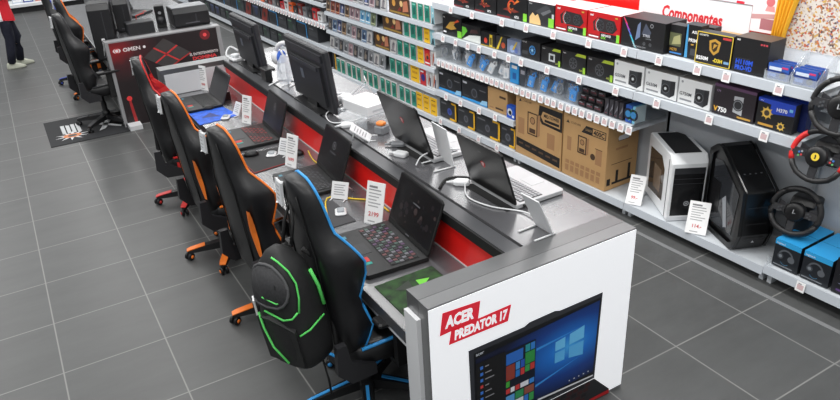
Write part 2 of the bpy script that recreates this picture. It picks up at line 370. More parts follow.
# ------------------------------------------------------------------ laptops
KEYM = C(30, 30, 32, .5)
def laptop(name, label, loc, rotz, w, d, lh, tilt, body=BLACK, lid=BLACKM, h=.028, face='dark', keys=KEYM, glow=None, logo=None, accent=None, cat='laptop', stand=None):
    t = thing(name, label, cat, loc, rotz)
    m = MB(); m.prism([(-w / 2, .012), (-w / 2 + .015, 0), (w / 2 - .015, 0), (w / 2, .012), (w / 2, d), (-w / 2, d)], .004, h, 'z', body)
    if accent:
        m.box(-w / 2 + .03, w / 2 - .03, -.001, .0, h * .45, h * .6, accent)
    b = m.build('base', t, bevel=.004)
    k = MB(); k.box(-w * .45, w * .45, d * .42, d * .88, h, h + .0015, C(15, 15, 16, .6))
    rows, cols = 6, 17
    for r in range(rows):
        for c in range(cols):
            x0 = -w * .44 + c * w * .88 / cols; y0 = d * .43 + r * d * .445 / rows
            mm = keys if not glow or (r * 7 + c * 3) % 5 > 2 else glow[(r + c) % len(glow)]
            k.box(x0 + .002, x0 + w * .88 / cols - .003, y0 + .002, y0 + d * .445 / rows - .003, h + .001, h + .004, mm)
    k.build('keyboard', t)
    p = MB(); p.box(-w * .16, w * .08, d * .08, d * .34, h, h + .0012, DARK if body is not SILV else C(188, 189, 191, .3)); p.build('touchpad', t)
    if face != 'silver':
        s = MB(); s.fr(0, .05, 0, .05, REDP); s.v = []; s.f = []; s.mi = []; s.sm = []
        s.box(w * .14, w * .24, d * .08, d * .22, h, h + .0015, C(190, 40, 40)); s.box(w * .25, w * .30, d * .08, d * .22, h, h + .0015, C(40, 150, 140)); s.box(-w * .4, -w * .34, d * .1, d * .17, h, h + .0015, C(70, 130, 150)); s.build('sticker', t)
    T = TR(0, d - .008, h + .002) @ RX(-tilt)
    L_ = MB(); L_.T = T
    L_.prism([(-w / 2 + .006, 0), (w / 2 - .006, 0), (w / 2, .02), (w / 2 - .004, lh - .012), (w / 2 - .03, lh), (-w / 2 + .03, lh), (-w / 2 + .004, lh - .012), (-w / 2, .02)], 0, .013, 'y', lid)
    lo = L_.build('screen_lid', t, bevel=.003)
    S_ = MB(); S_.T = T
    S_.fr(-w / 2 + .012, w / 2 - .012, .028, lh - .014, SCREEN, 1)
    if face == 'emblem':
        S_.fring(0, lh * .68, .022, .028, C(95, 95, 100), 2); S_.fc(0, lh * .68, .012, C(90, 88, 92), 2); S_.fr(-.05, .05, lh * .5, lh * .53, C(70, 70, 74), 2); S_.fr(-.03, .03, lh * .27, lh * .285, C(60, 60, 64), 2)
    if face == 'art':
        for q in range(26):
            x = random.uniform(-w * .3, w * .44); z = random.uniform(.05, lh * .8); S_.fc(x, z, random.uniform(.006, .022), C(*random.choice([(34, 30, 34), (44, 36, 38), (26, 26, 32), (60, 50, 50)]), .3), 2, n=7)
        S_.fr(-.03, .05, lh * .62, lh * .645, C(85, 85, 90), 3); S_.fr(-.02, .02, .012, .02, C(90, 90, 95), 3)
    S_.build('display', lo)
    if logo:
        G = MB(); G.T = T @ TR(0, .0135, 0) @ RZ(PI)
        # shield emblem on the lid
        G.fp([(-.022, lh * .62), (0, lh * .655), (.022, lh * .62), (.016, lh * .545), (0, lh * .515), (-.016, lh * .545)], C(190, 40, 44), 1)
        G.fp([(-.012, lh * .615), (0, lh * .635), (.012, lh * .615), (.004, lh * .56), (-.004, lh * .545)], C(226, 200, 200), 2)
        if logo == 2: G.ft('msi', 0, lh * .82, .012, C(110, 110, 112), 1, al='c', bold=.02)
        G.build('lid_emblem', lo)
    if stand:
        q = MB(); q.box(-w * .46, w * .46, d * .25, d + .05, -.004, .005, BLACKM); q.build('security_plate', t)
    return t
RN = -PI / 2
GL_KEYS = [C(96, 58, 60), C(66, 84, 78), C(104, 104, 110), C(80, 58, 84)]
laptop('gaming_laptop', 'black gaming laptop with lit keys nearest the poster end of the lower desk', (1.51, -.98, .75), RN - .06, .50, .36, .315, .36, face='art', glow=GL_KEYS, accent=C(60, 20, 22))
laptop('gaming_laptop', 'black gaming laptop behind the blue-trimmed chair, small ring emblem on its dark screen', (1.535, .09, .75), RN - .06, .46, .33, .305, .36, face='emblem', glow=[C(60, 60, 64), C(44, 44, 48)])
laptop('gaming_laptop', 'black gaming laptop with red-lit keys behind the nearer orange-trimmed chair', (1.51, 1.17, .75), RN - .04, .46, .34, .29, .34, face='emblem', glow=[C(120, 30, 30), C(60, 20, 22)])
laptop('gaming_laptop', 'black laptop with red sticker above the blue mouse pad, screen leaning far back', (1.43, 2.33, .75), RN, .46, .31, .265, .42, face='dark', lid=C(62, 62, 64, .5))  # grey lid colour stands in for reflection off the slanting screen
LP = PI / 2
laptop('thin_laptop', 'silver-bodied laptop with black lid and red shield, nearest the poster end of the upper deck', (2.62, -1.225, 1.0), LP, .42, .33, .325, .30, body=SILV, lid=C(13, 13, 14, .28), face='silver', keys=C(160, 161, 164), logo=2, stand=True)
laptop('thin_laptop', 'silver-bodied laptop with black lid and red shield, beside the stacked white box', (2.60, -.40, 1.0), LP, .50, .33, .36, .30, body=SILV, lid=C(13, 13, 14, .28), face='silver', keys=C(160, 161, 164), logo=1, stand=True)

# ------------------------------------------------------------------ all-in-one computers seen from behind
def monitor(label, y0, y1, x, z0, z1, tilt):
    w = y1 - y0
    t = thing('desktop_monitor', label, 'monitor', (x, (y0 + y1) / 2, 1.0), LP)
    T = TR(0, 0, z0 - 1.0) @ RX(-tilt); h = z1 - z0
    SH = C(42, 43, 47, .5)
    m = MB(); m.T = T
    m.cbox(-w / 2, w / 2, 0, .05, 0, h, .012, SH); s = m.build('shell', t)
    q = MB(); q.T = T @ TR(0, .0505, 0) @ RZ(PI)
    # rear hump, vents and label plate
    q.prism([(-w * .38, .10 * h), (w * .38, .10 * h), (w * .38, .74 * h), (-w * .38, .74 * h)], -.018, 0, 'y', C(36, 37, 41, .55))
    q.box(-w * .44, w * .44, -.012, 0, .82 * h, .93 * h, C(44, 45, 50, .5))
    q.box(-w * .33, w * .33, -.026, 0, .66 * h, .72 * h, C(48, 49, 54, .5))
    q.build('rear_cover', t)
    l = MB(); l.T = T @ TR(0, .0705, 0) @ RZ(PI); l.fr(-.09, -.035, .42 * h, .58 * h, C(96, 102, 112), 1); l.build('label_plate', s)
    d = MB(); d.T = T; d.fr(-w / 2 + .015, w / 2 - .015, .03, h - .015, SCREEN); d.build('display', t)
    f = MB(); f.box(-w * .34, w * .34, -.09, .12, 0, .012, BLACK); f.prism([(.02, .012), (.07, .012), (.06, .1), (.03, .1)], -w * .12, w * .12, 'x', BLACK); f.build('foot', t)
    return t
monitor('dark computer monitor seen from behind, nearer of the two on the upper deck', .50, 1.28, 2.19, 1.02, 1.50, .10)
monitor('dark computer monitor seen from behind, farther of the two on the upper deck', 1.98, 2.68, 2.17, 1.02, 1.46, .10)

# ------------------------------------------------------------------ signs, mats and small things on the desk
def price_sign(label, loc, rotz, w, h, price=None, lean=.12, name='price_sign', foot=True, strong=False):
    t = thing(name, label, 'price sign', loc, rotz)
    T = RX(-lean)
    m = MB(); m.T = T; m.box(-w / 2, w / 2, 0, .006, 0, h, CARD)
    c = m.build('card', t)
    q = MB(); q.T = T
    q.fr(-w * .36, w * .1, h * .86, h * .91, GREYT); q.fr(-w * .36, w * .3, h * .80, h * .83, C(150, 150, 152))
    n = 5
    for k in range(n):
        z = h * (.72 - .075 * k); q.fr(-w * .36, w * (.34 - .12 * ((k * 7) % 3)), z, z + h * .028, C(168, 168, 170))
    if price: q.ft(price, 0, h * .2, h * .10, REDT, 2, al='c', bold=.03, maxw=w * .8)
    q.fr(-w * .3, w * .1, h * .06, h * .09, C(170, 170, 172))
    q.build('print', c)
    if foot:
        f = MB(); f.box(-w / 2, w / 2, -.002, .07, 0, .006, CLEAR if not strong else WHITE); f.build('foot', t)
    return t
price_sign('tall white price sign beside the nearest lower-desk laptop', (1.80, -.70, .75), RN + .5, .125, .255, '2199', .3)
price_sign('tall white price sign left of the laptop behind the blue-trimmed chair', (1.72, .42, .75), RN + .35, .115, .235, '1699', .25)
price_sign('tall white price sign left of the red-lit laptop', (1.76, 1.53, .75), RN + .4, .11, .235, '1299', .22)
price_sign('tall white price sign standing against the white far end panel', (1.735, 2.745, .75), RN + .45, .115, .24, '999', .06)

def easel(label, loc, rotz, w=.10, h=.14, lean=.45, back=.10, name='sign_easel', flat=False):
    t = thing(name, label, 'sign', loc, rotz)
    m = MB(); m.T = RX(-lean); m.box(-w / 2, w / 2, 0, .006, 0.004, h, WHITE); c = m.build('card', t)
    q = MB(); q.T = RX(-lean)
    for k in range(5): q.fr(-w * .34, w * (.32 - .1 * (k % 2)), h * (.78 - .13 * k), h * (.83 - .13 * k), C(150, 152, 156))
    q.build('print', c)
    yt = math.sin(lean) * h; zt = math.cos(lean) * h
    for s in (-1, 1):
        f = MB()
        if flat: f.tube([(s * w * .45, -.01, .005), (s * w * .45, back, .005)], .005, WHITE)
        else: f.tube([(s * w * .4, 0, .005), (s * w * .4, -.035, .004)], .004, WHITE); f.tube([(s * w * .36, yt * .8, zt * .8), (s * w * .36, yt * .8 + back, .004)], .004, WHITE)
        f.build('leg', t)
    return t
easel('small white sign on legs beside the nearest tall price sign of the lower desk', (1.78, -.27, .75), RN + .7, .115, .115)
easel('small white sign between the two middle tall price signs of the lower desk', (1.75, .665, .75), RN + .5, .09, .13)
easel('small white sign beside the blue mouse pad', (1.75, 1.80, .75), RN + .2, .10, .12)
easel('white easel sign seen from behind, nearest the poster end of the upper deck', (2.275, -1.685, 1.0), LP + .02, .13, .235, .45, .12, flat=True)
easel('white easel sign seen from behind, between the two silver-bodied laptops', (2.345, -.69, 1.0), LP - .05, .17, .26, .2, .14, flat=True)
easel('white easel sign tilted flat, beside the clear riser on the upper deck', (2.16, -.03, 1.0), LP - .6, .13, .16, .95, .02)
easel('white easel sign behind the stacked white box on the upper deck', (2.60, .78, 1.0), LP - .4, .13, .17, .35, .14)

def sensor(label, loc, rotz):
    t = thing('alarm_sensor', label, 'sensor', loc, rotz)
    m = MB(); m.cbox(-.035, .035, -.05, .05, 0, .02, .012, WHITE); m.build('housing', t)
    m = MB(); m.cbox(-.022, .022, -.03, .03, .02, .024, .008, C(150, 155, 160)); m.build('pad', t)
    return t
sensor('white alarm sensor lying on the lower desk behind the blue-trimmed chair', (1.71, -.45, .75), -.4)
sensor('white alarm sensor in front of the small sign beside the red-lit laptop', (1.69, .72, .75), -.5)
sensor('white alarm sensor in front of the small sign beside the blue mouse pad', (1.66, 1.78, .75), -.5)
sensor('white alarm sensor at the foot of the red riser behind the nearest laptop', (1.935, -.90, .75), 0)
sensor('white alarm sensor at the foot of the red riser beside the poster end', (1.93, -1.52, .75), .3)

def pad(name, label, pts, m_, deco=None):
    cx = sum(p[0] for p in pts) / 4; cy = sum(p[1] for p in pts) / 4
    m = MB(); m.prism([(x - cx, y - cy) for x, y in pts], 0, .004, 'z', m_)
    if deco: deco(m)
    return tag(m.build(name, loc=(cx, cy, .7505)), label, 'mouse pad')
pad('mouse_pad', 'green and black mouse pad beside the poster end panel', [(1.50, -1.30), (1.50, -1.68), (1.84, -1.68), (1.84, -1.30)],
    radial('green_pad_print', .0, -.02, .30, .24, (100, 190, 52), (14, 20, 12), [(.35, (40, 120, 24)), (.6, (20, 52, 14))], .6, noise=.5) if False else
    mat('green_pad', (26, 58, 18), .7, noise=.95, nscale=16), lambda m: (m.poly([(.02, .02, .0045), (.09, .0, .0045), (.05, .06, .0045), (.1, .1, .0045), (.03, .12, .0045)], C(110, 200, 60)), m.poly([(-.1, .1, .0045), (-.02, .05, .0045), (0, .14, .0045)], C(30, 40, 28))))
pad('mouse_pad', 'bright blue mouse pad under the farthest mouse', [(1.425, 2.12), (1.425, 1.74), (1.775, 1.78), (1.72, 2.20)], mat('blue_pad', (32, 92, 205), .6, noise=.35, nscale=18), lambda m: m.poly([(-.1, -.05, .0045), (.05, -.1, .0045), (.0, .05, .0045)], C(20, 45, 120)))
pad('mouse_pad', 'dark mouse pad with a thin red edge beside the red-lit laptop', [(1.47, .86), (1.47, .46), (1.80, .50), (1.80, .84)], C(34, 33, 35, .7), lambda m: m.tube([(-.165, .19, .005), (-.165, -.2, .005), (.165, -.16, .005)], .003, C(170, 40, 40), n=4))
pad('mouse_pad', 'plain dark mouse pad beside the laptop behind the blue-trimmed chair', [(1.50, -.22), (1.50, -.60), (1.74, -.60), (1.74, -.22)], C(58, 58, 61, .7))
def mouse(label, loc, rz, col=BLACK, glow=C(150, 40, 40)):
    t = thing('computer_mouse', label, 'mouse', loc, rz)
    m = MB(); m.loft([[(r[0] * math.cos(a) * (1 - .12 * math.sin(a)), r[0] * 1.7 * math.sin(a), r[1]) for a in [2 * PI * k / 16 for k in range(16)]] for r in ((.030, 0), (.034, .008), (.031, .02), (.022, .031), (.010, .036))], col, True)
    m.build('shell', t)
    m = MB(); m.box(-.004, .004, .02, .042, .030, .036, DARK); m.build('wheel', t)
    return t
mouse('black mouse lying on the blue mouse pad', (1.60, 2.12, .755), 1.2)
mouse('black mouse on the dark red-edged mouse pad', (1.56, .80, .755), 1.4)
mouse('black mouse behind the nearest tall price sign of the lower desk', (1.85, .62, .752), .8)
m = MB(); m.cbox(-.04, .04, -.035, .035, 0, .07, .006, BLACK); m.box(-.03, .03, -.03, .03, .07, .074, WHITE)
tag(m.build('power_brick', loc=(1.82, 2.32, .75), rotz=.3), 'small black block with a white top beside the far red riser', 'power block')

def cable(name, label, pts, r, m_):
    m = MB(); P_ = [Vector(p) for p in pts]; out = []
    for i in range(len(P_) - 1):
        p0, p1, p2, p3 = P_[max(i - 1, 0)], P_[i], P_[i + 1], P_[min(i + 2, len(P_) - 1)]
        for k in range(5):
            t = k / 5; out.append(.5 * ((2 * p1) + (p2 - p0) * t + (2 * p0 - 5 * p1 + 4 * p2 - p3) * t * t + (3 * p1 - p0 - 3 * p2 + p3) * t ** 3))
    out.append(P_[-1]); m.tube([tuple(p) for p in out], r, m_, n=6)
    return tag(m.build(name), label, 'cable')
cable('network_cable', 'yellow cable running along the lower desk behind the blue-trimmed chair', [(1.60, -.52, .756), (1.72, -.22, .756), (1.86, -.33, .756), (1.95, -.45, .757), (1.955, -.62, .757)], .005, C(226, 190, 40))
cable('network_cable', 'yellow cable at the foot of the red riser near the small square sign', [(1.93, .22, .756), (1.90, .40, .756), (1.94, .62, .756)], .005, C(226, 190, 40))
cable('charging_cable', 'white cable trailing from a plug behind the nearer silver laptop to the near easel sign', [(2.25, -1.02, 1.02), (2.17, -1.16, 1.008), (2.20, -1.33, 1.008), (2.30, -1.48, 1.008), (2.30, -1.66, 1.03), (2.28, -1.68, 1.06)], .0045, WHITE)
cable('charging_cable', 'white cable arching behind the farther silver laptop', [(2.16, -.62, 1.008), (2.22, -.60, 1.05), (2.36, -.60, 1.06), (2.46, -.66, 1.05)], .0045, WHITE)
cable('charging_cable', 'white cable looping from the clear riser to the edge of the upper deck', [(2.24, .60, 1.06), (2.12, .62, 1.01), (2.07, .42, 1.008), (2.15, .30, 1.03), (2.22, .22, 1.06)], .0045, WHITE)
cable('charging_cable', 'white cable curling up beside the farther monitor', [(2.04, 2.62, 1.008), (2.0, 2.72, 1.06), (2.06, 2.76, 1.12), (2.12, 2.72, 1.08)], .009, WHITE)
cable('power_cable', 'black cable lying behind the nearer silver laptop', [(2.10, -.98, 1.008), (2.20, -.90, 1.008), (2.28, -.96, 1.02), (2.33, -1.1, 1.02), (2.34, -1.5, 1.015)], .008, BLACKM)
def plug(label, loc, rz, col=WHITE):
    m = MB(); m.cbox(-.03, .03, -.045, .045, 0, .03, .01, col); m.tube([(0, .04, .015), (0, .09, .01)], [.012, .006], col)
    return tag(m.build('plug', loc=loc, rotz=rz), label, 'plug')
plug('white plug lying behind the nearer silver laptop', (2.24, -1.0, 1.0), .8)
plug('white plug behind the farther silver laptop, near the deck slot', (2.17, -.42, 1.0), .5)
plug('white plug on the deck edge in front of the clear riser', (2.13, .28, 1.0), 1.2)
plug('grey plug beside the white plug of the farther silver laptop', (2.24, -.26, 1.0), .9, C(120, 122, 126))
# clear riser with white boxed device
m = MB()
m.box(-.13, .13, -.17, .17, .075, .081, CLEAR); m.box(-.13, -.124, -.17, .17, 0, .075, CLEAR); m.box(.124, .13, -.17, .17, 0, .075, CLEAR)
tag(m.build('display_riser', loc=(2.31, .33, 1.0), rotz=.18), 'clear acrylic riser under the white boxes', 'display riser')
def wbox(label, loc, rz, sx, sy, h, deco=0):
    m = MB(); m.cbox(-sx / 2, sx / 2, -sy / 2, sy / 2, 0, h, .006, WHITE)
    m.poly([(-.05, -.10, h + .0006), (.06, -.10, h + .0006), (.05, .02, h + .0006), (-.02, .0, h + .0006)], C(214, 200, 192))
    m.box(-sx * .3, sx * .3, -sy / 2 - .001, -sy / 2, h * .3, h * .5, C(190, 192, 196))
    return tag(m.build('white_box', loc=loc, rotz=rz), label, 'box')
wbox('flat white product box lying on the clear riser', (2.32, .33, 1.081), .18, .22, .30, .07)
t = thing('video_headset', 'white headset resting on a stack behind the stacked white box', 'headset', (2.36, .80, 1.0), .4)
m = MB(); m.cbox(-.06, .06, -.045, .045, 0, .06, .02, WHITE); m.build('visor', t)
m = MB(); m.box(-.045, .045, -.047, -.045, .012, .04, BLACK); m.build('lens_plate', t)
m = MB(); m.tube([(-.06, .0, .03), (-.07, .07, .04), (0, .12, .05), (.07, .07, .04), (.06, 0, .03)], .008, WHITE); m.build('strap', t)
# orange-capped bottle-like gadget beside the farther silver laptop
t = thing('charging_dock', 'grey charging dock with an orange cap behind the farther silver laptop', 'charging dock', (2.27, .02, 1.0), .4)
m = MB(); m.cbox(-.045, .045, -.04, .04, 0, .06, .012, C(120, 122, 126)); m.build('body', t)
m = MB(); m.cbox(-.035, .02, -.03, .03, .06, .085, .01, C(228, 128, 50)); m.build('cap', t)
# white over-ear headset on a stand with a clear bag
t = thing('gaming_headset', 'white and blue over-ear headset between the two monitors', 'headset', (2.27, 1.70, 1.0), -.9)
HT = TR(0, 0, .19) @ RX(.25) @ Matrix.Scale(1.2, 4)
m = MB(); m.T = HT; m.tube([(.095 * math.cos(a), 0, .095 * math.sin(a) + .02) for a in [PI * (k / 12) for k in range(13)]], .017, WHITE, n=8); m.build('headband', t)
for s in (-1, 1):
    m = MB(); m.T = HT @ TR(s * .095, 0, 0) @ RY(PI / 2); m.lathe([(.0, -.028), (.045, -.028), (.056, -.01), (.056, .012), (.04, .028), (0, .028)], WHITE, 16); e = m.build('ear_cup', t)
    m = MB(); m.T = HT @ TR(s * .095 - s * .03, 0, 0) @ RY(PI / 2); m.lathe([(.02, -.012), (.046, -.012), (.05, .0), (.046, .012), (.02, .012)], C(40, 96, 196) if s < 0 else C(70, 74, 84), 16); m.build('ear_cushion', e)
m = MB(); m.T = HT; m.tube([(-.09, .0, -.03), (-.07, -.07, -.06), (-.02, -.11, -.07)], .005, BLACK); m.build('microphone', t)
t = thing('headset_stand', 'white wire stand holding the white headset', 'stand', (2.17, 1.60, 1.0), -.9)
m = MB(); m.tube([(0, .05, .004), (0, .05, .2), (0, .0, .285)], .008, WHITE); m.build('post', t)
m = MB(); m.tube([(-.10, -.10, .006), (-.10, .08, .006), (.10, .08, .006), (.10, -.10, .006)], .007, WHITE); m.build('base', t)
m = MB(); m.loft([[(.07 * k * math.cos(a) * (1 + .2 * math.sin(3 * a + j)), .05 * k * math.sin(a), z) for a in [2 * PI * i / 12 for i in range(12)]] for j, (k, z) in enumerate(((.7, .0), (1.1, .05), (1.15, .12), (.9, .19), (.35, .24)))], mat('clear_plastic_bag', (226, 232, 240), .3, alpha=.4), False)
tag(m.build('plastic_bag', loc=(2.17, 1.57, 1.012), rotz=.5), 'crumpled clear plastic bag in front of the white headset', 'bag')
m = MB(); m.cbox(-.05, .05, -.07, .07, 0, .03, .01, WHITE); m.cbox(-.03, .03, -.03, .05, .03, .06, .01, C(220, 222, 226))
tag(m.build('phone_charger', loc=(2.08, 2.68, 1.0), rotz=.3), 'small white phone charger at the far end of the upper deck', 'charger')
m = MB(); m.cbox(-.07, .07, -.03, .03, 0, .11, .008, BLACK)
tag(m.build('speaker_box', loc=(2.08, 1.80, 1.0), rotz=LP), 'small black box standing in front of the farther monitor', 'speaker')

# ------------------------------------------------------------------ gaming chairs
def lerp(tab, z):
    for (a, p), (b, q) in zip(tab, tab[1:]):
        if a <= z <= b: return p + (q - p) * (z - a) / (b - a)
    return tab[-1][1] if z > tab[-1][0] else tab[0][1]
BW = [(.44, .19), (.52, .235), (.60, .25), (.68, .235), (.76, .222), (.86, .24), (.94, .255), (1.0, .245), (1.06, .20), (1.12, .165), (1.20, .15), (1.26, .135), (1.31, .10), (1.33, .05)]
BD = [(.44, .03), (.52, .07), (.62, .12), (.70, .10), (.78, .09), (.88, .13), (.95, .145), (1.02, .11), (1.10, .05), (1.22, .035), (1.33, .02)]
def gaming_chair(label, loc, rotz, col, seat_inner=None, back_accent=False, tag_side=1, height=1.0, cap=None, shell=LEATHER, group=None, spin=0.0, tag=True):
    t = thing('gaming_chair', label, 'chair', loc, rotz, group)
    yb = lambda z: .15 + .10 * (z - .44)
    zs = [.44, .47, .52, .57, .62, .67, .72, .78, .84, .90, .96, 1.0, 1.04, 1.07, 1.10, 1.13, 1.16, 1.19, 1.22, 1.25, 1.28, 1.30, 1.32, 1.33]
    rings = []; edge = {1: [], -1: []}
    for z in zs:
        w, d, y = lerp(BW, z), lerp(BD, z), yb(z); Z = .44 + (z - .44) * height
        half = [(0, y + .055), (w * .55, y + .05), (w * .88, y + .03), (w, y - .01), (w * 1.0, y - d), (w * .93, y - d - .012), (w * .80, y - d * .75), (w * .62, y - .035), (0, y - .03)]
        ring = [(x, yy, Z) for x, yy in half] + [(-x, yy, Z) for x, yy in half[-2:0:-1]]
        rings.append(ring)
        for s in (1, -1): edge[s].append((s * w * .985, y - d - .006, Z))
    inner = seat_inner or shell
    n = len(rings[0])
    m = MB(); m.loft(rings, shell, True); b = m.build('backrest', t)
    if seat_inner:
        for s in (1, -1):
            q = MB()
            for z0, z1 in ((.90, .95), (.95, 1.0), (1.0, 1.05), (1.05, 1.10), (1.10, 1.15)):
                P_ = [(s * lerp(BW, z) * f, yb(z) - lerp(BD, z) * g - h_, .44 + (z - .44) * height) for z in (z0, z1) for f, g, h_ in ((.94, 1, .016), (.78, .75, .004), (.62, 0, .04))]
                q.add(P_, [(0, 1, 4, 3), (1, 2, 5, 4)], seat_inner)
            q.build('headrest_insert', b)
    tr = MB(); tr.tube(edge[1] + edge[-1][::-1], .0075, col, n=6); tr.build('piping', b)
    if back_accent:
        for s in (1, -1):
            a = MB(); pts = []
            for z in (.60, .65, .70, .75, .80, .85, .90):
                w, d, y = lerp(BW, z), lerp(BD, z), yb(z); k = math.sin(PI * (z - .60) / .30); Z = .44 + (z - .44) * height
                pts.append(((s * (w * .88 - .014 * k), y + .036, Z), (s * (w * .90 + .004), y + .036, Z), (s * (w + .004), y + .014 + .016 * (1 - k), Z)))
            for (p, q, r_), (p2, q2, r2) in zip(pts, pts[1:]): a.add([p, q, r_, p2, q2, r2], [(0, 1, 4, 3), (1, 2, 5, 4)], col)
            a.build('side_accent', b)
    # panel seams on the back
    for s in (1, -1):
        sm = MB(); sm.tube([(s * lerp(BW, z) * .6, yb(z) + .052, .44 + (z - .44) * height) for z in (.52, .66, .84, 1.0, 1.1, 1.2, 1.27)], .004, BLACKM, n=5)
        sm.build('seam', b)
    # seat cushion
    m = MB(); rs = []
    for y, w, zt, zb in ((.17, .20, .47, .41), (.12, .25, .50, .40), (-.05, .27, .515, .39), (-.22, .26, .525, .39), (-.31, .235, .52, .40), (-.345, .20, .49, .43)):
        rs.append([(-w, y, zb + .02), (-w * .8, y, zb), (w * .8, y, zb), (w, y, zb + .02), (w, y, zt), (w * .86, y, zt + .02), (w * .62, y, zt - .015), (-w * .62, y, zt - .015), (-w * .86, y, zt + .02), (-w, y, zt)])
    m.loft(rs, shell, True); st = m.build('seat', t)
    for s in (1, -1):
        p = MB(); p.tube([(s * .252, .12, .515), (s * .272, -.05, .53), (s * .262, -.22, .54), (s * .235, -.31, .535)], .010, col)
        p.build('piping', st)
    if seat_inner:
        for s in (1, -1):
            q = MB(); q.poly([(s * .274, .10, .42), (s * .274, -.24, .42), (s * .274, -.24, .49), (s * .274, .10, .48)], seat_inner)
            q.build('side_accent', st)
    # recline brackets and armrests
    for s in (1, -1):
        m = MB(); m.prism([(.20, .36), (.27, .44), (.26, .60), (.21, .60), (.19, .48), (.06, .42), (.06, .36)], s * .262 - .018, s * .262 + .018, 'x', DARK); m.build('recline_bracket', t)
        m = MB(); m.box(s * .305 - .02, s * .305 + .02, -.10, -.04, .38, .66, BLACKM); m.box(s * .27 - .04, s * .27 + .04, -.10, -.04, .375, .40, BLACKM); m.cbox(s * .305 - .045, s * .305 + .045, -.2, .06, .66, .69, .012, BLACK); m.build('armrest', t)
    m = MB(); m.box(-.11, .11, -.16, .12, .36, .395, DARK); m.tube([(.10, -.02, .375), (.27, -.02, .37)], .008, DARK); m.build('tilt_mechanism', t)
    m = MB(); m.lathe([(.045, .08), (.045, .16), (.03, .165), (.03, .26), (.022, .265), (.022, .37)], BLACK, 14); m.build('gas_lift', t)
    m = MB(); m.lathe([(.0, .06), (.06, .06), (.07, .08), (.06, .115), (.0, .118)], BLACK, 16)
    caps = []
    for k in range(5):
        a = spin + 2 * PI * k / 5; M_ = RZ(a)
        m.loft([[(x, -wd, zb), (x, wd, zb), (x, wd * .8, zt), (x, -wd * .8, zt)] for x, wd, zb, zt in ((.03, .04, .07, .125), (.18, .032, .065, .11), (.32, .024, .062, .088), (.345, .018, .064, .08))], BLACK, False, T=M_)
        caps.append(a)
    bs = m.build('star_base', t)
    for a in caps:
        c = MB(); x0 = .09 if cap == 'long' else .21
        z0 = lerp([(.03, .127), (.18, .112), (.32, .09), (.345, .082)], x0)
        c.loft([[(x, -wd, z), (x, wd, z), (x, wd, z + .006), (x, -wd, z + .006)] for x, wd, z in ((x0, .009 if cap == 'long' else .027, z0), (.32, .009 if cap == 'long' else .026, .089), (.348, .009 if cap == 'long' else .022, .080))], col, T=RZ(a)); c.build('arm_cap', bs)
    for a in caps:
        c = MB(); M_ = RZ(a) @ TR(.335, 0, .03) @ RZ(.7)
        for s in (1, -1): c.lathe([(0, -.010), (.024, -.010), (.03, -.005), (.03, .006), (.022, .012), (0, .012)], BLACK, 12, T=M_ @ TR(0, s * .018, 0) @ RX(PI / 2))
        c.tube([(0, 0, .0), (0, 0, .04)], .008, BLACK, T=M_)
        w_ = c.build('castor', t)
        d_ = MB()
        for s in (1, -1): d_.lathe([(0, -.002), (.014, -.002), (.014, .002), (0, .002)], col, 10, T=M_ @ TR(0, s * .031, 0) @ RX(PI / 2))
        d_.build('hub_cap', w_)
    # price card hung over the top of the back
    if not tag: return t
    c = MB(); M_ = TR(tag_side * .10, yb(1.25) + .062, .44 + (1.235 - .44) * height) @ RZ(PI) @ RX(-.05)
    c.T = M_ @ Matrix.Scale(.85, 4); c.cbox(-.045, .045, -.012, 0, -.075, .075, .012, WHITE); c.fr(-.035, .035, -.06, .06, C(222, 224, 227), 1, y=-.0125)
    for k in range(4): c.fr(-.026, .022 - .01 * (k % 2), .035 - .025 * k, .042 - .025 * k, C(160, 162, 168), 2, y=-.0125)
    c.build('price_card', t)
    return t
ORG = C(240, 122, 36, .45); CREAD = C(206, 40, 38, .45); CBLUE = C(52, 152, 222, .45)
FC = PI / 2       # seat side towards +x, the desk
def chair_at(label, x, y, yaw, arm, col, **k): return gaming_chair(label, (x, y, 0), yaw, col, spin=math.radians(arm) - yaw, **k)
chair_at('black gaming chair with blue trim and a backpack hung on it', 1.455, -1.18, FC + .02, 175, CBLUE, cap='long', height=1.08)
chair_at('black gaming chair with orange trim, second chair from the poster end', 1.36, -.17, FC + .10, 170, ORG, height=1.04, back_accent=True)
chair_at('black gaming chair with orange trim, between another orange-trimmed chair and the red-trimmed one', 1.32, .84, FC + .06, 168, ORG, back_accent=True)
chair_at('black gaming chair with red trim and red castors', 1.33, 1.98, FC - .2, 165, CREAD, seat_inner=CREAD)

# ------------------------------------------------------------------ backpack on the blue chair
t = thing('backpack', 'black backpack with bright green zips hung on the back of the blue-trimmed chair', 'backpack', (1.10, -1.29, .49), -1.2)
t.rotation_euler = (0, -.13, -1.2)
FABR = mat('black_nylon', (26, 26, 27), .6, noise=.2, nscale=40); PADG = mat('quilted_pad', (52, 52, 54), .7, noise=.25, nscale=90); ZIP = C(96, 220, 104, .5)
HW = [(0, .11), (.03, .135), (.12, .145), (.30, .145), (.45, .135), (.54, .105), (.60, .055), (.62, .02)]
HD = [(0, .09), (.03, .115), (.14, .13), (.30, .125), (.45, .11), (.54, .085), (.60, .045), (.62, .015)]
def bs(u, z, off=0.0):
    w, d = lerp(HW, z) + off, lerp(HD, z) + off; c, n_ = math.cos(u), math.sin(u); e = .62
    return (w * abs(c) ** e * (1 if c > 0 else -1), d * abs(n_) ** e * (1 if n_ > 0 else -1) - .02 * z, z + .0)
m = MB(); m.loft([[bs(2 * PI * k / 24, z) for k in range(24)] for z in (0, .015, .03, .08, .14, .22, .30, .38, .45, .50, .54, .57, .60, .62)], FABR, True)
body = m.build('body', t)
F_ = -PI / 2
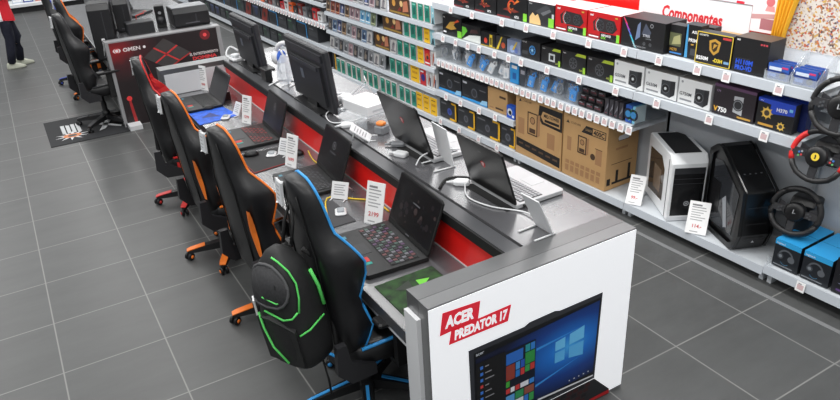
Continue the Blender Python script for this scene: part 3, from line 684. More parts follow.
# quilted front panel high up, with a raised rim
m = MB(); pts = [(F_ + .95 * math.cos(a) * .95, .46 + .10 * math.sin(a)) for a in [2 * PI * k / 20 for k in range(20)]]
m.loft([[bs(u, z, .004) for u, z in pts], [bs(F_ + (u - F_) * .9, .46 + (z - .46) * .9, .018) for u, z in pts]], PADG, True); m.build('quilted_panel', t)
m = MB(); m.tube([bs(u, z, .012) for u, z in pts], .008, C(78, 78, 80, .7), closed=True); m.build('panel_rim', t)
def zipline(pts, r=.005):
    m = MB(); m.tube([bs(u, z, .010) for u, z in pts], r, ZIP); return m.build('zip', t)
zipline([(F_ + 1.15, .33), (F_ + 1.3, .40), (F_ + 1.35, .47), (F_ + 1.2, .53), (F_ + .7, .575), (F_ + .2, .59)])
zipline([(F_ - .1, .33), (F_ + .4, .305), (F_ + .8, .31), (F_ + 1.1, .335)])
zipline([(F_ - .1, .40), (F_ + .25, .385), (F_ + .6, .40), (F_ + .8, .43)])
zipline([(F_ + .95, .215), (F_ + 1.4, .225), (F_ + 1.8, .255)])
zipline([(F_ - .55, .30), (F_ - .35, .22), (F_ - .1, .13), (F_ + .1, .05)], .006)
zipline([(F_ + 1.95, .30), (F_ + 2.0, .40), (F_ + 1.95, .49)], .009)
m = MB(); pts = [(F_ - .75, .03), (F_ - .8, .28), (F_ + .0, .31), (F_ + .85, .25), (F_ + .85, .03)]
m.loft([[bs(u, z, .002) for u, z in pts], [bs(F_ + (u - F_) * .93, .15 + (z - .15) * .93, .022) for u, z in pts]], FABR, False); m.build('front_pocket', t)
for s in (-1, 1):
    m = MB(); m.tube([(s * .07, .08, .57), (s * .08, .13, .50), (s * .10, .15, .30), (s * .12, .11, .06), (s * .13, .10, .0)], .014, BLACKM); m.build('shoulder_strap', t)
m = MB(); m.tube([(-.03, .05, .60), (-.03, .09, .70), (0, .12, .78), (.03, .09, .70), (.03, .05, .60)], .009, BLACKM); m.build('hang_loop', t)
m = MB(); m.tube([(.10, .02, .0), (.11, .02, -.12), (.09, .03, -.22)], .006, BLACKM); m.build('loose_strap', t)
m = MB(); m.box(-.03, .03, -.004, .004, -.045, .045, CARD, T=TR(-.165, -.10, .30) @ RZ(-.6)); m.build('price_card', t)

# ------------------------------------------------------------------ the farther desk with the dark red end panel
OY = 4.46
od = thing('demo_desk', 'farther demo desk with a dark red graphic end panel', 'desk', (1.78, 6.8, 0))
def O(): m = MB(); m.T = TR(-1.78, -6.8, 0); return m
m = O(); m.box(1.13, 2.43, OY, OY + .12, .0, 1.0, C(150, 150, 152, .4)); m.box(1.13, 2.43, OY + .12, OY + .16, .985, 1.0, LAM); ep = m.build('end_panel', od)
m = O(); m.box(1.165, 2.38, OY - .004, OY, .012, .985, radial('red_glow_print', 1.23 - 1.78, .90, .55, .42, (225, 34, 40), (38, 30, 32), [(.2, (140, 30, 34)), (.5, (70, 34, 38))], .45, noise=.25)); gp = m.build('graphic', od)
P = O(); P.T = P.T @ TR(0, OY - .004, 0)
P.fc(1.235, .893, .042, C(245, 235, 235), 1, 16, rz=.026); P.fring(1.235, .893, .018, .026, C(214, 60, 64), 2); P.ft('OMEN', 1.30, .872, .042, C(236, 226, 226), 1, bold=.025, sx=1.5, maxw=.19); P.fc(1.535, .893, .016, C(240, 232, 232), 1)
P.build('lettering', gp)
P = O(); P.T = P.T @ TR(0, OY - .004, 0)
a, b, c, d = (1.503, .771), (1.761, .954), (2.032, .75), (1.74, .604)
P.fp([a, b, c, d], C(66, 62, 62), 1)
P.fp([(1.503, .771), (1.74, .604), (1.74, .588), (1.49, .765)], C(36, 20, 22), 1); P.fp([(1.74, .604), (2.032, .75), (2.036, .735), (1.74, .588)], C(170, 44, 44), 1)
mid = lambda p, q, k: (p[0] + (q[0] - p[0]) * k, p[1] + (q[1] - p[1]) * k)
for p, q, r_, s_ in ((a, b, d, c), (b, c, a, d)):
    u1, u2, v1, v2 = mid(p, q, .47), mid(p, q, .53), mid(r_, s_, .47), mid(r_, s_, .53); P.fp([u1, u2, v2, v1], C(206, 56, 56), 2)
P.fp([mid(d, c, .55), mid(d, c, .9), mid(d, c, .85), mid(d, c, .6)], C(206, 56, 56), 3)
P.build('printed_tablet', gp); P = O(); P.T = P.T @ TR(0, OY - .004, 0)
P.fc(2.236, .92, .022, C(244, 80, 84), 2); P.fc(2.236, .92, .06, C(120, 34, 40), 1)
P.build('printed_flare', gp); P = O(); P.T = P.T @ TR(0, OY - .004, 0)
P.fc(1.249, .335, .03, C(230, 60, 60), 2); P.fp([(1.235, .335), (1.262, .335), (1.285, .03), (1.25, .03)], C(170, 44, 46), 1)
P.build('printed_beam', gp); P = O(); P.T = P.T @ TR(0, OY - .004, 0)
P.ft('EL ENTRETENIMIENTO', 2.02, .70, .03, C(226, 216, 216), 1, bold=.02, maxw=.34); P.ft('DOMINA', 2.19, .645, .038, C(214, 62, 66), 2, al='c', bold=.05, sx=1.7, maxw=.29)
P.build('slogan', gp)
m = O(); m.box(1.16, 1.30, OY - .17, OY - .005, 0, .05, C(216, 217, 219)); m.build('plinth', od)
m = O(); m.box(1.13, 1.62, OY + .16, 9.2, .70, .75, LAMT); m.box(1.118, 1.13, OY + .16, 9.2, .69, .752, STEEL); m.build('lower_worktop', od)
m = O(); m.box(1.60, 2.40, OY + .16, 9.2, .955, 1.0, LAMT); m.box(1.30, 1.60, OY + .16, OY + .50, .955, 1.0, LAMT); m.build('upper_worktop', od)
m = O(); m.box(1.62, 1.65, OY + .16, 9.2, 0, .955, C(58, 58, 60)); m.box(2.34, 2.37, OY + .16, 9.2, 0, .955, C(58, 58, 60)); m.build('pedestal', od)
# things on it
def tower(label, x, y, z, w, d, h, rz, top=BLACK, name='desktop_computer', cat='computer'):
    t = thing(name, label, cat, (x, y, z), rz)
    m = MB(); m.prism([(-d / 2, .015), (-d / 2 + .02, 0), (d / 2, 0), (d / 2, h), (-d / 2 + .05, h), (-d / 2, h - .06)], -w / 2, w / 2, 'x', C(24, 24, 27, .45)); m.build('case', t, bevel=.01)
    m = MB(); m.box(-w / 2 + .01, w / 2 - .01, -d / 2 + .06, d / 2 - .01, h, h + .004, top); m.build('top_panel', t)
    m = MB(); m.box(w * .1, w * .14, -d / 2 - .002, -d / 2 + .001, .05, h - .08, C(52, 52, 56, .4)); m.fr(-w * .2, w * .2, .04, .05, C(90, 90, 96), 3, y=-d / 2); m.build('front_panel', t)
    return t
tower('tall black desktop computer at the left corner of the farther desk', 1.20, 4.86, .75, .24, .34, .63, -.2)
tower('tall black desktop computer second from the left corner of the farther desk', 1.47, 5.06, 1.0, .17, .34, .38, -.2)
tower('wide black desktop computer with a grey top at the right end of the farther desk', 2.17, 4.82, 1.0, .42, .34, .22, 0, C(120, 122, 126, .4))
m = MB(); m.cbox(-.15, .15, -.10, .10, 0, .13, .008, C(40, 41, 44)); m.fr(-.14, .14, .01, .12, C(32, 33, 36), 1, y=-.10)
tag(m.build('accessory_box', loc=(1.58, 4.77, 1.0)), 'low dark grey box between the black computers on the farther desk', 'box')
t = thing('desk_speaker', 'black desktop speaker left of the wide grey-topped computer', 'speaker', (1.86, 4.90, 1.0), -.2)
m = MB(); m.prism([(-.07, 0), (.07, 0), (.05, .26), (-.09, .26)], -.055, .055, 'x', BLACK); m.build('cabinet', t, bevel=.008)
m = MB(); m.T = TR(0, -.08, .09) @ RX(PI / 2 - .08); m.lathe([(0, 0), (.03, -.006), (.045, .006), (.045, .012)], DARK, 16); m.build('woofer', t)
m = MB(); m.T = TR(0, -.088, .18) @ RX(PI / 2 - .08); m.lathe([(0, 0), (.012, .012), (.02, .012)], C(150, 150, 154), 12); m.build('tweeter', t)
easel('slim white sign standing on the left corner of the farther desk', (1.17, 4.66, .75), .5, .05, .26, .12, .05)
easel('tall white sign standing farther along the left side of the farther desk', (1.32, 5.9, .75), .5, .10, .30, .1, .05)
t = thing('red_gadget', 'thin red-armed gadget behind the low dark grey box on the farther desk', 'gadget', (1.63, 5.20, 1.0))  # unidentified red gadget, not a lamp and gives no light
m = MB(); m.tube([(0, 0, 0), (0, 0, .12), (.10, .0, .14)], .008, C(196, 60, 52)); m.build('arm', t)
m = MB(); m.cbox(-.05, .05, -.05, .05, 0, .015, .006, DARK); m.build('base', t)
for k, (x, y, l) in enumerate(((1.50, 6.6, 'black gaming laptop standing open on the farther desk, behind the tall black computers'), (2.05, 5.9, 'black laptop standing open on the upper level of the farther desk'))):
    laptop('gaming_laptop', l, (x - .2, y, .75 if k == 0 else 1.0), RN if k == 0 else RN + 2.4, .42, .30, .29, .3)
# chairs of the farther desk
chair_at('all black gaming chair standing on the floor mat', .99, 4.78, FC + .12, 300, C(52, 52, 55))
chair_at('black gaming chair with an orange headrest at the farther desk', 1.12, 6.12, FC, 188, ORG, seat_inner=ORG)
chair_at('blue-castored black gaming chair beyond the orange one at the farther desk', 1.02, 6.95, FC, 236, C(48, 74, 176), tag=False)
# floor mat with a star-burst print
m = MB(); m.prism([(-.42, -.49), (.42, -.49), (.42, .49), (-.42, .49)], 0, .006, 'z', C(34, 35, 38, .8))
m.T = TR(0, 0, .0066)
def fl(pts, c, l=0): m.poly([(x, y, l * .0006) for x, y in pts], c)
for k in range(10):
    a = 2 * PI * k / 10 + .2; fl([(-.17 + .05 * math.cos(a - .5), -.22 + .05 * math.sin(a - .5)), (-.17 + .19 * math.cos(a), -.22 + .17 * math.sin(a)), (-.17 + .05 * math.cos(a + .5), -.22 + .05 * math.sin(a + .5))], C(212, 214, 216))
fl([(-.17 + .10 * math.cos(2 * PI * k / 14), -.22 + .07 * math.sin(2 * PI * k / 14)) for k in range(14)], C(208, 120, 56), 1)
fl([(-.17 + .05 * math.cos(2 * PI * k / 14), -.22 + .04 * math.sin(2 * PI * k / 14)) for k in range(14)], C(60, 52, 48), 2)
for r_ in range(4): fl([(-.26 + .055 * r_, -.12), (-.22 + .055 * r_, -.12), (-.22 + .055 * r_, .22 - .03 * (r_ % 2)), (-.26 + .055 * r_, .22)], C(196, 198, 200))
fl([(.12, -.25), (.20, -.20), (.30, .1), (.24, .12)], C(200, 202, 204)); fl([(.14, .0), (.36, -.24), (.38, -.20), (.18, .06)], C(200, 202, 204))
tag(m.build('floor_mat', loc=(.735, 4.79, .0005)), 'black floor mat with a white and orange burst print under the all black chair', 'floor mat')

# ------------------------------------------------------------------ person standing at the far left
SKIN = C(206, 160, 134, .6); NAVY = mat('navy_denim', (22, 25, 42), .8, noise=.2, nscale=30); SHOE = C(196, 198, 182, .6); WSH = C(238, 238, 240, .8); RSH = C(214, 28, 44, .8)
def skin_mesh(name, verts, edges, parent, m_, sub=2):
    me = bpy.data.meshes.new(name); me.from_pydata([v[:3] for v in verts], edges, []); me.materials.append(m_)
    o = bpy.data.objects.new(name, me); COL.objects.link(o); o.parent = parent
    md = o.modifiers.new('skin', 'SKIN'); md.use_smooth_shade = True
    for i, v in enumerate(verts):
        sv = me.skin_vertices[0].data[i]; sv.radius = (v[3], v[4] if len(v) > 4 else v[3]); sv.use_root = (i == 0)
    s = o.modifiers.new('sub', 'SUBSURF'); s.levels = sub; s.render_levels = sub
    return o
pr = thing('person', 'person in red and white shirt, navy trousers and pale trainers at far left', 'person', (.24, 8.72, 0), FC)
# local: faces -y; x = own left
V = [(0, 0, .82, .10, .085), (0, 0, 1.0, .105, .085), (0, .01, 1.16, .13, .09), (0, .01, 1.28, .09, .07), (0, .0, 1.36, .045), (0, -.02, 1.42, .05),
     (.085, -.01, .74, .06), (.10, -.08, .44, .028), (.11, -.05, .10, .03), (-.085, .01, .74, .06), (-.09, .01, .44, .028), (-.10, .08, .10, .03),
     (.17, .01, 1.26, .05), (.20, .02, 1.08, .038), (.13, -.17, 1.12, .028), (.11, -.22, 1.14, .024), (-.17, .01, 1.26, .05), (-.20, .02, 1.08, .038), (-.13, -.17, 1.12, .028), (-.11, -.22, 1.14, .024)]
Ed = [(0, 1), (1, 2), (2, 3), (3, 4), (4, 5), (0, 6), (6, 7), (7, 8), (0, 9), (9, 10), (10, 11), (3, 12), (12, 13), (13, 14), (14, 15), (3, 16), (16, 17), (17, 18), (18, 19)]
for hx, s in ((.11, 1), (-.11, -1)):
    b0 = 15 if s > 0 else 19
    for k in range(4):
        i = len(V); x = hx + s * (-.022 + .015 * k); L_ = (.06, .07, .066, .05)[k]
        V += [(x, -.245, 1.15, .009), (x, -.245 - L_ * .5, 1.155, .008), (x, -.245 - L_, 1.145, .007)]; Ed += [(b0, i), (i, i + 1), (i + 1, i + 2)]
    i = len(V); V += [(hx - s * .03, -.225, 1.16, .010), (hx - s * .042, -.255, 1.175, .008)]; Ed += [(b0, i), (i, i + 1)]
body = skin_mesh('body', V, Ed, pr, SKIN)
# trousers, shirt, shoes, head, hair
def leg(m, pts, r):
    m.tube(pts, r, NAVY, n=14)
m = MB(); leg(m, [(.05, 0, .84), (.088, -.01, .74), (.098, -.05, .58), (.102, -.085, .45), (.11, -.07, .26), (.112, -.05, .08)], [.10, .098, .088, .08, .066, .058])
leg(m, [(-.05, 0, .84), (-.088, .01, .74), (-.09, .01, .58), (-.092, .01, .45), (-.098, .05, .26), (-.102, .08, .08)], [.10, .098, .085, .072, .062, .058])
m.loft([[(.15 * k * math.cos(a), .11 * k * math.sin(a), z) for a in [2 * PI * i / 16 for i in range(16)]] for k, z in ((.7, .70), (1.05, .76), (1.1, .86), (1.0, .92))], NAVY, True)
m.build('trousers', pr)
m = MB(); rings = [[(w * math.cos(a), d * math.sin(a) + .005, z + .02 * math.cos(2 * a)) for a in [2 * PI * (i + .5) / 20 for i in range(20)]] for w, d, z in ((.185, .15, .73), (.18, .148, .80), (.165, .13, .92), (.172, .125, 1.06), (.19, .125, 1.18), (.17, .11, 1.27), (.09, .07, 1.33), (.062, .058, 1.345))]
m.loft(rings, WSH, True, segm={k: RSH for k in range(20) if 9 <= k <= 16 or k in (17, 18)}); sh = m.build('shirt', pr)
for s in (1, -1):
    m = MB(); m.tube([(s * .13, .01, 1.27), (s * .18, .015, 1.23), (s * .203, .02, 1.14), (s * .206, .01, 1.09)], [.075, .07, .062, .062], RSH if s > 0 else WSH, n=12); m.build('sleeve', sh)
for x, y in ((.115, -.05), (-.105, .08)):
    m = MB(); m.loft([[(x + w * math.cos(a), y + .03 + l * math.sin(a), z) for a in [2 * PI * i / 14 for i in range(14)]] for w, l, z in ((.0, .0, 0),)] if 0 else
        [[(x + w * math.cos(a), y - .05 + off + l * math.sin(a), z) for a in [2 * PI * i / 16 for i in range(16)]] for w, l, off, z in ((.044, .135, 0, 0), (.047, .14, 0, .02), (.044, .13, .005, .045), (.04, .09, .04, .075), (.042, .055, .055, .10))], SHOE, True)
    m.build('shoe', pr)
m = MB(); m.ball((0, -.02, 1.50), (.075, .092, .115), SKIN, 16)
m.loft([[(w * math.cos(a), -.108 - o + .01 * math.sin(a), 1.49 + z) for a in [2 * PI * i / 8 for i in range(8)]] for w, o, z in ((.006, 0, .02), (.012, .012, -.01), (.016, .006, -.022))], SKIN, True)
for s in (1, -1):
    m.ball((s * .03, -.102, 1.51), (.013, .008, .009), WHITE, 8); m.ball((s * .03, -.109, 1.51), (.006, .004, .006), BLACK, 8); m.ball((s * .077, -.01, 1.50), (.012, .024, .034), SKIN, 8)
m.box(-.022, .022, -.106, -.10, 1.442, 1.45, C(160, 90, 84)); hd = m.build('head', pr)
m = MB(); m.ball((0, .005, 1.535), (.083, .096, .095), C(46, 34, 28, .8), 16); m.build('hair', hd)

# ------------------------------------------------------------------ shelving run on the right
def shelf_bay(label, s_hi, s_lo, zs, depth=.44, lips=.06, back_h=1.36, tags={}, foot=True, trims=None, ztab=None):
    mid = (s_hi + s_lo) / 2; w = s_hi - s_lo
    t = thing('shelving_unit', label, 'shelving', GL(mid, 0, 0), GR)
    m = MB(); m.box(-w / 2, w / 2, depth, depth + .02, .05, back_h, PANEL); m.build('back_panel', t)
    for s in (-1, 1):
        m = MB(); m.box(s * w / 2 - .015, s * w / 2 + .015, depth - .03, depth, 0, back_h, SHELF); m.build('upright', t)
    for z in zs:
        x0, x1 = -w / 2 + .002, w / 2 - .002
        if ztab and z in ztab: x0 = mid - ztab[z][0]; x1 = mid - ztab[z][1]
        m = MB(); m.box(x0, x1, .012, depth, z - .03, z - .006, SHELF); m.prism([(.0, z - lips), (.010, z - lips - .004), (.016, z - .002), (.006, z)], x0, x1, 'x', LIP)
        m.box(x0, x0 + .004, .012, depth, z - .055, z - .006, SHELF); m.box(x1 - .004, x1, .012, depth, z - .055, z - .006, SHELF)
        sh = m.build('shelf', t)
        for k, st in enumerate(tags.get(z, [])):
            x = mid - st
            if x < x0 or x > x1: continue
            q = MB(); q.T = TR(x, -.003, z - lips * .52) @ RX(-.15); q.box(-.029, .029, -.003, 0, -.036, .030, CARD); q.fr(-.020, .020, -.022, .012, C(206, 178, 180), 1, y=-.003); q.fr(-.016, .004, .014, .020, GREYT, 1, y=-.003)
            q.build('price_tag', t)
    if foot:
        for s in (-1, 1):
            m = MB(); m.prism([(.05, 0), (.12, 0), (depth, .04), (depth, .09), (.05, .075)], s * (w / 2 - .03) - .015, s * (w / 2 - .03) + .015, 'x', SHELF); m.build('foot', t)
    return t
def spaced(a, b, step, j=.03):
    out = []; x = a
    while x > b: out.append(x + random.uniform(-j, j)); x -= step
    return out
ZT, Z2, Z3, Z4, Z0 = 1.355, 1.045, .775, .432, .125
shelf_bay('shelving unit with black and blue boxes, left end of the components shelves', 2.20, .885, [ZT, Z2, Z3, Z4, Z0],
    tags={ZT: [1.85, 1.50, 1.05], Z2: spaced(2.0, .9, .21), Z3: spaced(2.1, .9, .075, .004), Z4: spaced(2.0, .9, .29), Z0: spaced(2.1, .9, .33)})
shelf_bay('shelving unit holding the two large brown cardboard boxes on its lowest level', .885, -.495, [ZT, Z2, Z3, Z0],
    tags={ZT: [.72, .38, -.02, -.38], Z2: [.78, .44, .06, -.33], Z3: spaced(.84, -.49, .083, .006)})
shelf_bay('shelving unit holding the white and the black computer case on its lowest level', -.495, -1.715, [ZT, Z2, Z0], ztab={ZT: (-.497, -1.83), Z2: (-.497, -1.80)},
    tags={ZT: [-.70, -1.02, -1.24, -1.60], Z2: [-.72, -1.16, -1.56]})
shelf_bay('shelving unit holding the steering wheels, right end of the shelves', -1.715, -3.05, [Z0 + .02], tags={Z0 + .02: [-1.98, -2.5]})

def put(mb, name, label, cat, s, d, z, group=None, yaw=0.0):
    o = mb.build(name, loc=GL(s, d, z), rotz=GR + yaw)
    return tag(o, label, cat, group)
def pbox(label, s0, s1, z, h, dep, body, deco=None, d=.05, top=None, side=None, name='product_box', cat='box', group=None, yaw=0.0, lean=0.0):
    w = s0 - s1 - .006; m = MB()
    if lean: m.T = RX(-lean)
    m.box(-w / 2, w / 2, 0, dep, 0, h, body)
    if top: m.poly([(-w / 2, 0, h + .0006), (w / 2, 0, h + .0006), (w / 2, dep, h + .0006), (-w / 2, dep, h + .0006)], top)
    if side: m.poly([(w / 2 + .0006, 0, 0), (w / 2 + .0006, dep, 0), (w / 2 + .0006, dep, h), (w / 2 + .0006, 0, h)], side)
    if deco: deco(m, w, h)
    return put(m, name, label, cat, (s0 + s1) / 2, d, z + .001, group, yaw)
BK = C(22, 22, 24, .4); GR1 = C(64, 66, 70, .5); GR2 = C(104, 106, 110, .5); NV = C(132, 208, 60, .5); GOLD = C(196, 150, 60, .5); FIRE = C(206, 76, 36, .5); TAN = C(226, 190, 130, .5)
def fan(m, x, z, r, a=GR1, b=BK):
    m.fc(x, z, r, b, 2, 16); m.fring(x, z, r * .82, r, a, 3, 16)
    for k in range(7):
        t0 = 2 * PI * k / 7; m.fp([(x + r * .2 * math.cos(t0), z + r * .2 * math.sin(t0)), (x + r * .78 * math.cos(t0 + .3), z + r * .78 * math.sin(t0 + .3)), (x + r * .78 * math.cos(t0 + .7), z + r * .78 * math.sin(t0 + .7))], a, 3)
    m.fc(x, z, r * .22, a, 4, 10)
def d_red(m, w, h):
    m.fr(-w * .1, w / 2, 0, h * .26, BK); m.fr(-w / 2, -w * .1, 0, h * .16, C(150, 18, 24)); m.ft('msi', -w * .44, h * .84, h * .09, CARD, 2, bold=.03, shear=.2)
    m.fp([(-w * .30, h * .30), (-w * .34, h * .62), (-w * .2, h * .82), (w * .32, h * .78), (w * .42, h * .5), (w * .3, h * .3)], C(44, 34, 36), 1)
    fan(m, -w * .1, h * .54, h * .2); fan(m, w * .2, h * .54, h * .2); m.fring(-w * .08, h * .54, h * .27, h * .31, C(206, 46, 50), 4, 10, a0=2, a1=4.4); m.fring(-w * .08, h * .54, h * .235, h * .25, CARD, 4, 10, a0=2.1, a1=4.3)
    m.ft('GEFORCE', -w * .06, h * .14, h * .08, CARD, 2, bold=.03, maxw=w * .3); m.ft('GTX', -w * .06, h * .04, h * .08, NV, 2, bold=.04); m.fr(w * .41, w * .5, 0, h * .3, NV, 2); m.fr(w * .34, w * .42, h * .86, h * .92, GOLD, 2)
    m.fr(-w * .45, -w * .14, h * .05, h * .10, CARD, 2)
def d_dark(c1, c2, green=True, txt='GTX'):
    def f(m, w, h):
        m.fring(0, h * .52, h * .22, h * .30, c1, 1, 14, a0=.5, a1=4.6); m.fring(-w * .02, h * .52, h * .12, h * .17, c2, 1, 12, a0=2, a1=6)
        m.fp([(-w * .3, h * .34), (-w * .1, h * .5), (w * .25, h * .36), (w * .1, h * .28)], C(120, 44, 34), 1); m.fp([(w * .05, h * .62), (w * .18, h * .86), (w * .26, h * .8)], c2, 1)
        m.ft('msi', -w * .45, h * .86, h * .07, CARD, 2, bold=.02); m.ft(txt, w * .1, h * .06, h * .1, CARD, 2, bold=.03, maxw=w * .2)
        if green: m.fr(w * .38, w * .5, 0, h * .34, NV, 1)
        m.fr(-w * .5, -w * .05, 0, h * .07, C(120, 24, 30), 1)
    return f
def d_hand(m, w, h):
    m.fp([(-w * .42, 0), (-w * .42, h * .3), (-w * .3, h * .52), (-w * .2, h * .38), (-w * .1, h * .5), (w * .0, h * .2), (w * .02, 0)], TAN, 1)
    m.fp([(-w * .2, h * .6), (w * .2, h * .95), (w * .35, h * .85), (-w * .05, h * .5)], GR1, 1); m.fp([(w * .0, h * .55), (w * .34, h * .8), (w * .4, h * .7), (w * .1, h * .45)], GR2, 1)
    m.fr(w * .3, w * .5, 0, h * .4, NV, 1); m.fr(w * .42, w * .5, h * .4, h * .6, C(200, 202, 204), 1); m.ft('EVGA', -w * .44, h * .88, h * .06, CARD, 2)
def d_rog(m, w, h):
    for k, c in enumerate(((214, 60, 90), (170, 70, 170), (90, 110, 200), (60, 190, 210), (150, 200, 210))):
        a = -w * .48 + k * w * .06; b = h * (.98 - k * .19); m.fp([(a, b), (a + w * .075, b - h * .2), (a + w * .13, b - h * .24), (a + w * .03, b + .0)], C(*c), 1)
    m.fp([(-w * .16, h * .25), (-w * .12, h * .8), (-w * .06, h * .92), (-w * .05, h * .4)], C(110, 126, 160), 1); m.fp([(-w * .02, h * .5), (w * .06, h * .9), (w * .2, h * .62), (w * .16, h * .46)], C(70, 76, 92), 1)
    m.fring(w * .2, h * .84, h * .05, h * .07, C(150, 152, 158), 1, 10); m.ft('STRIX', w * .02, h * .44, h * .08, C(196, 198, 206), 2, bold=.02); m.ft('GAMING', w * .08, h * .36, h * .045, C(150, 152, 158), 2)
    fan(m, w * .06, h * .2, h * .06, GR2); fan(m, w * .2, h * .2, h * .06, GR2); m.ft('GEFORCE GTX', -w * .2, h * .03, h * .06, C(170, 172, 176), 2, maxw=w * .5)
def d_mb1(m, w, h):
    m.fr(-w * .48, w * .3, h * .3, h * .74, C(96, 100, 70), 1); m.fp([(-w * .3, h * .34), (w * .3, h * .4), (w * .2, h * .7), (-w * .2, h * .6)], C(170, 168, 120), 2); m.ft('H270', -w * .4, h * .14, h * .09, GOLD, 2, bold=.02, maxw=w * .8); m.fr(-w * .4, w * .4, h * .04, h * .09, C(60, 130, 200), 1)
def d_mb2(m, w, h):
    m.fp([(-w * .5, h), (-w * .4, h), (-w * .28, 0), (-w * .5, 0)], C(70, 150, 200), 1); m.ft('ASUS', -w * .1, h * .76, h * .08, CARD, 2, bold=.03, maxw=w * .6); m.ft('PRIME', -w * .3, h * .5, h * .1, CARD, 2, bold=.03, maxw=w * .78); m.fr(-w * .1, w * .1, h * .4, h * .44, GOLD, 1); m.fr(-w * .1, w * .4, h * .1, h * .3, GR1, 1)
def d_gold(m, w, h):
    for a in ((-.5, -.478, 0, 1), (.478, .5, 0, 1), (-.5, .5, .97, 1), (-.5, .5, 0, .02)): m.fr(a[0] * w, a[1] * w, a[2] * h, a[3] * h, C(226, 196, 70), 1)
    m.fp([(-w * .14, h * .76), (w * .02, h * .84), (w * .18, h * .76), (w * .15, h * .46), (w * .02, h * .32), (-w * .11, h * .46)], GOLD, 1); m.fp([(-w * .08, h * .70), (w * .02, h * .76), (w * .12, h * .70), (w * .09, h * .5), (w * .02, h * .42), (-w * .05, h * .5)], C(60, 46, 24), 2); m.fp([(-w * .02, h * .5), (w * .1, h * .66), (w * .0, h * .68)], GOLD, 3)
    m.ft('GIGABYTE', -w * .44, h * .88, h * .05, CARD, 2, bold=.02); m.fr(w * .22, w * .45, h * .86, h * .93, C(196, 60, 60), 1)
    m.ft('B250M', -w * .46, h * .12, h * .11, CARD, 2, bold=.04, maxw=w * .46); m.ft('-D3H', w * .02, h * .12, h * .11, C(232, 206, 60), 2, bold=.04, maxw=w * .26); m.fr(w * .32, w * .46, h * .12, h * .2, C(120, 160, 200), 1)
def d_blue(m, w, h):
    m.ft('MSI', -w * .44, h * .9, h * .05, CARD, 2, bold=.03); m.ft('H110M', -w * .4, h * .24, h * .13, C(40, 84, 206), 2, bold=.05, maxw=w * .56); m.ft('PRO-VD', -w * .4, h * .07, h * .13, C(40, 84, 206), 2, bold=.05, maxw=w * .5)
    for k in range(3): m.fr(w * (.24 + .075 * k), w * (.29 + .075 * k), h * .86, h * .91, C(200, 70, 80), 1)
    m.fr(-w * .42, w * .0, h * .4, h * .405, C(90, 90, 100), 1)
pbox('black graphics card box with a red swirl, first on the top shelf from the left', 1.875, 1.535, ZT, .17, .25, BK, d_dark(C(150, 60, 40), FIRE, False), side=BK)
pbox('black graphics card box with a red swirl and orange dragon, second on the top shelf', 1.53, 1.20, ZT, .19, .25, BK, d_dark(C(170, 52, 40), C(220, 130, 60), False))
pbox('black graphics card box with orange swirl and green corner, third on the top shelf', 1.19, .775, ZT, .20, .25, BK, d_dark(FIRE, C(226, 120, 50)))
pbox('black graphics card box with a hand picture and green stripe', .77, .435, ZT, .185, .25, C(40, 41, 44), d_hand, top=C(196, 198, 200))
pbox('red graphics card box, left one of two on the top shelf', .425, .065, ZT, .20, .25, C(186, 22, 28, .4), d_red, top=C(228, 206, 206))
pbox('red graphics card box, right one of two on the top shelf', .055, -.28, ZT, .20, .25, C(190, 22, 28, .4), d_red, top=C(228, 206, 206))
pbox('wide black box with a slanted pink and cyan ribbon on the top shelf', -.29, -.688, ZT, .208, .22, BK, d_rog, top=C(52, 50, 52), side=BK)
pbox('narrow black motherboard box with an olive picture on the top shelf', -.692, -.822, ZT, .205, .08, BK, d_mb1, d=.09)
pbox('narrow black motherboard box with a cyan streak on the top shelf', -.828, -.945, ZT, .225, .08, BK, d_mb2, d=.09)
for k, s_ in enumerate((-.80, -.915)):
    pbox(('black box standing behind the olive-picture motherboard box', 'black box standing behind the cyan-streak motherboard box')[k], s_ + .06, s_ - .05, ZT, .20, .08, BK, lambda m, w, h: m.ft('ASUS', -w * .3, h * .85, h * .08, CARD, 1, bold=.02, maxw=w * .6), d=.20)
pbox('black motherboard box with a yellow frame and gold shield', -.945, -1.22, ZT, .207, .075, BK, d_gold)
pbox('black motherboard box with large blue lettering', -1.225, -1.47, ZT, .218, .16, BK, d_blue, top=C(74, 62, 52), side=C(40, 40, 44))
pbox('brown box lying behind the yellow-framed motherboard box', -.99, -1.21, ZT, .18, .12, C(150, 110, 70), None, d=.14, top=C(176, 140, 96))
# clear bins with blue packs
for k, s_ in enumerate((-1.545, -1.715)):
    t = thing('clear_bin', ('clear acrylic bin at the right end of the top shelf, left one', 'clear acrylic bin at the right end of the top shelf, right one')[k], 'bin', GL(s_, .04, ZT), GR)
    m = MB(); m.box(-.08, .08, 0, .003, 0, .05, CLEAR); m.box(-.08, .08, .18, .183, 0, .17, CLEAR); m.box(-.08, .08, 0, .18, 0, .004, CLEAR); m.build('tray', t)
    for s in (-1, 1): m = MB(); m.prism([(0, 0), (.18, 0), (.18, .17), (.12, .17), (0, .05)], s * .08 - .0015, s * .08 + .0015, 'x', CLEAR); m.build('side_panel', t)
    for j in range(3):
        m = MB(); m.box(-.068, .068, 0, .02, 0, .095, C(30, 58, 128)); m.fp([(-.068, .07), (.068, .05), (.068, .095), (-.068, .095)], C(44, 90, 176), 1); m.fr(-.06, .02, .055, .075, C(210, 220, 235), 2); m.fr(.02, .06, .07, .082, C(206, 60, 110), 2); m.fc(.03, .03, .02, C(60, 64, 80), 2); m.fr(-.06, -.01, .015, .035, C(80, 120, 190), 2)
        put(m, 'memory_pack', ('blue memory pack at the front of the %s clear bin', 'blue memory pack in the middle of the %s clear bin', 'blue memory pack at the back of the %s clear bin')[j] % ('left', 'right')[k], 'pack', s_, .05 + .045 * j, ZT + .006)

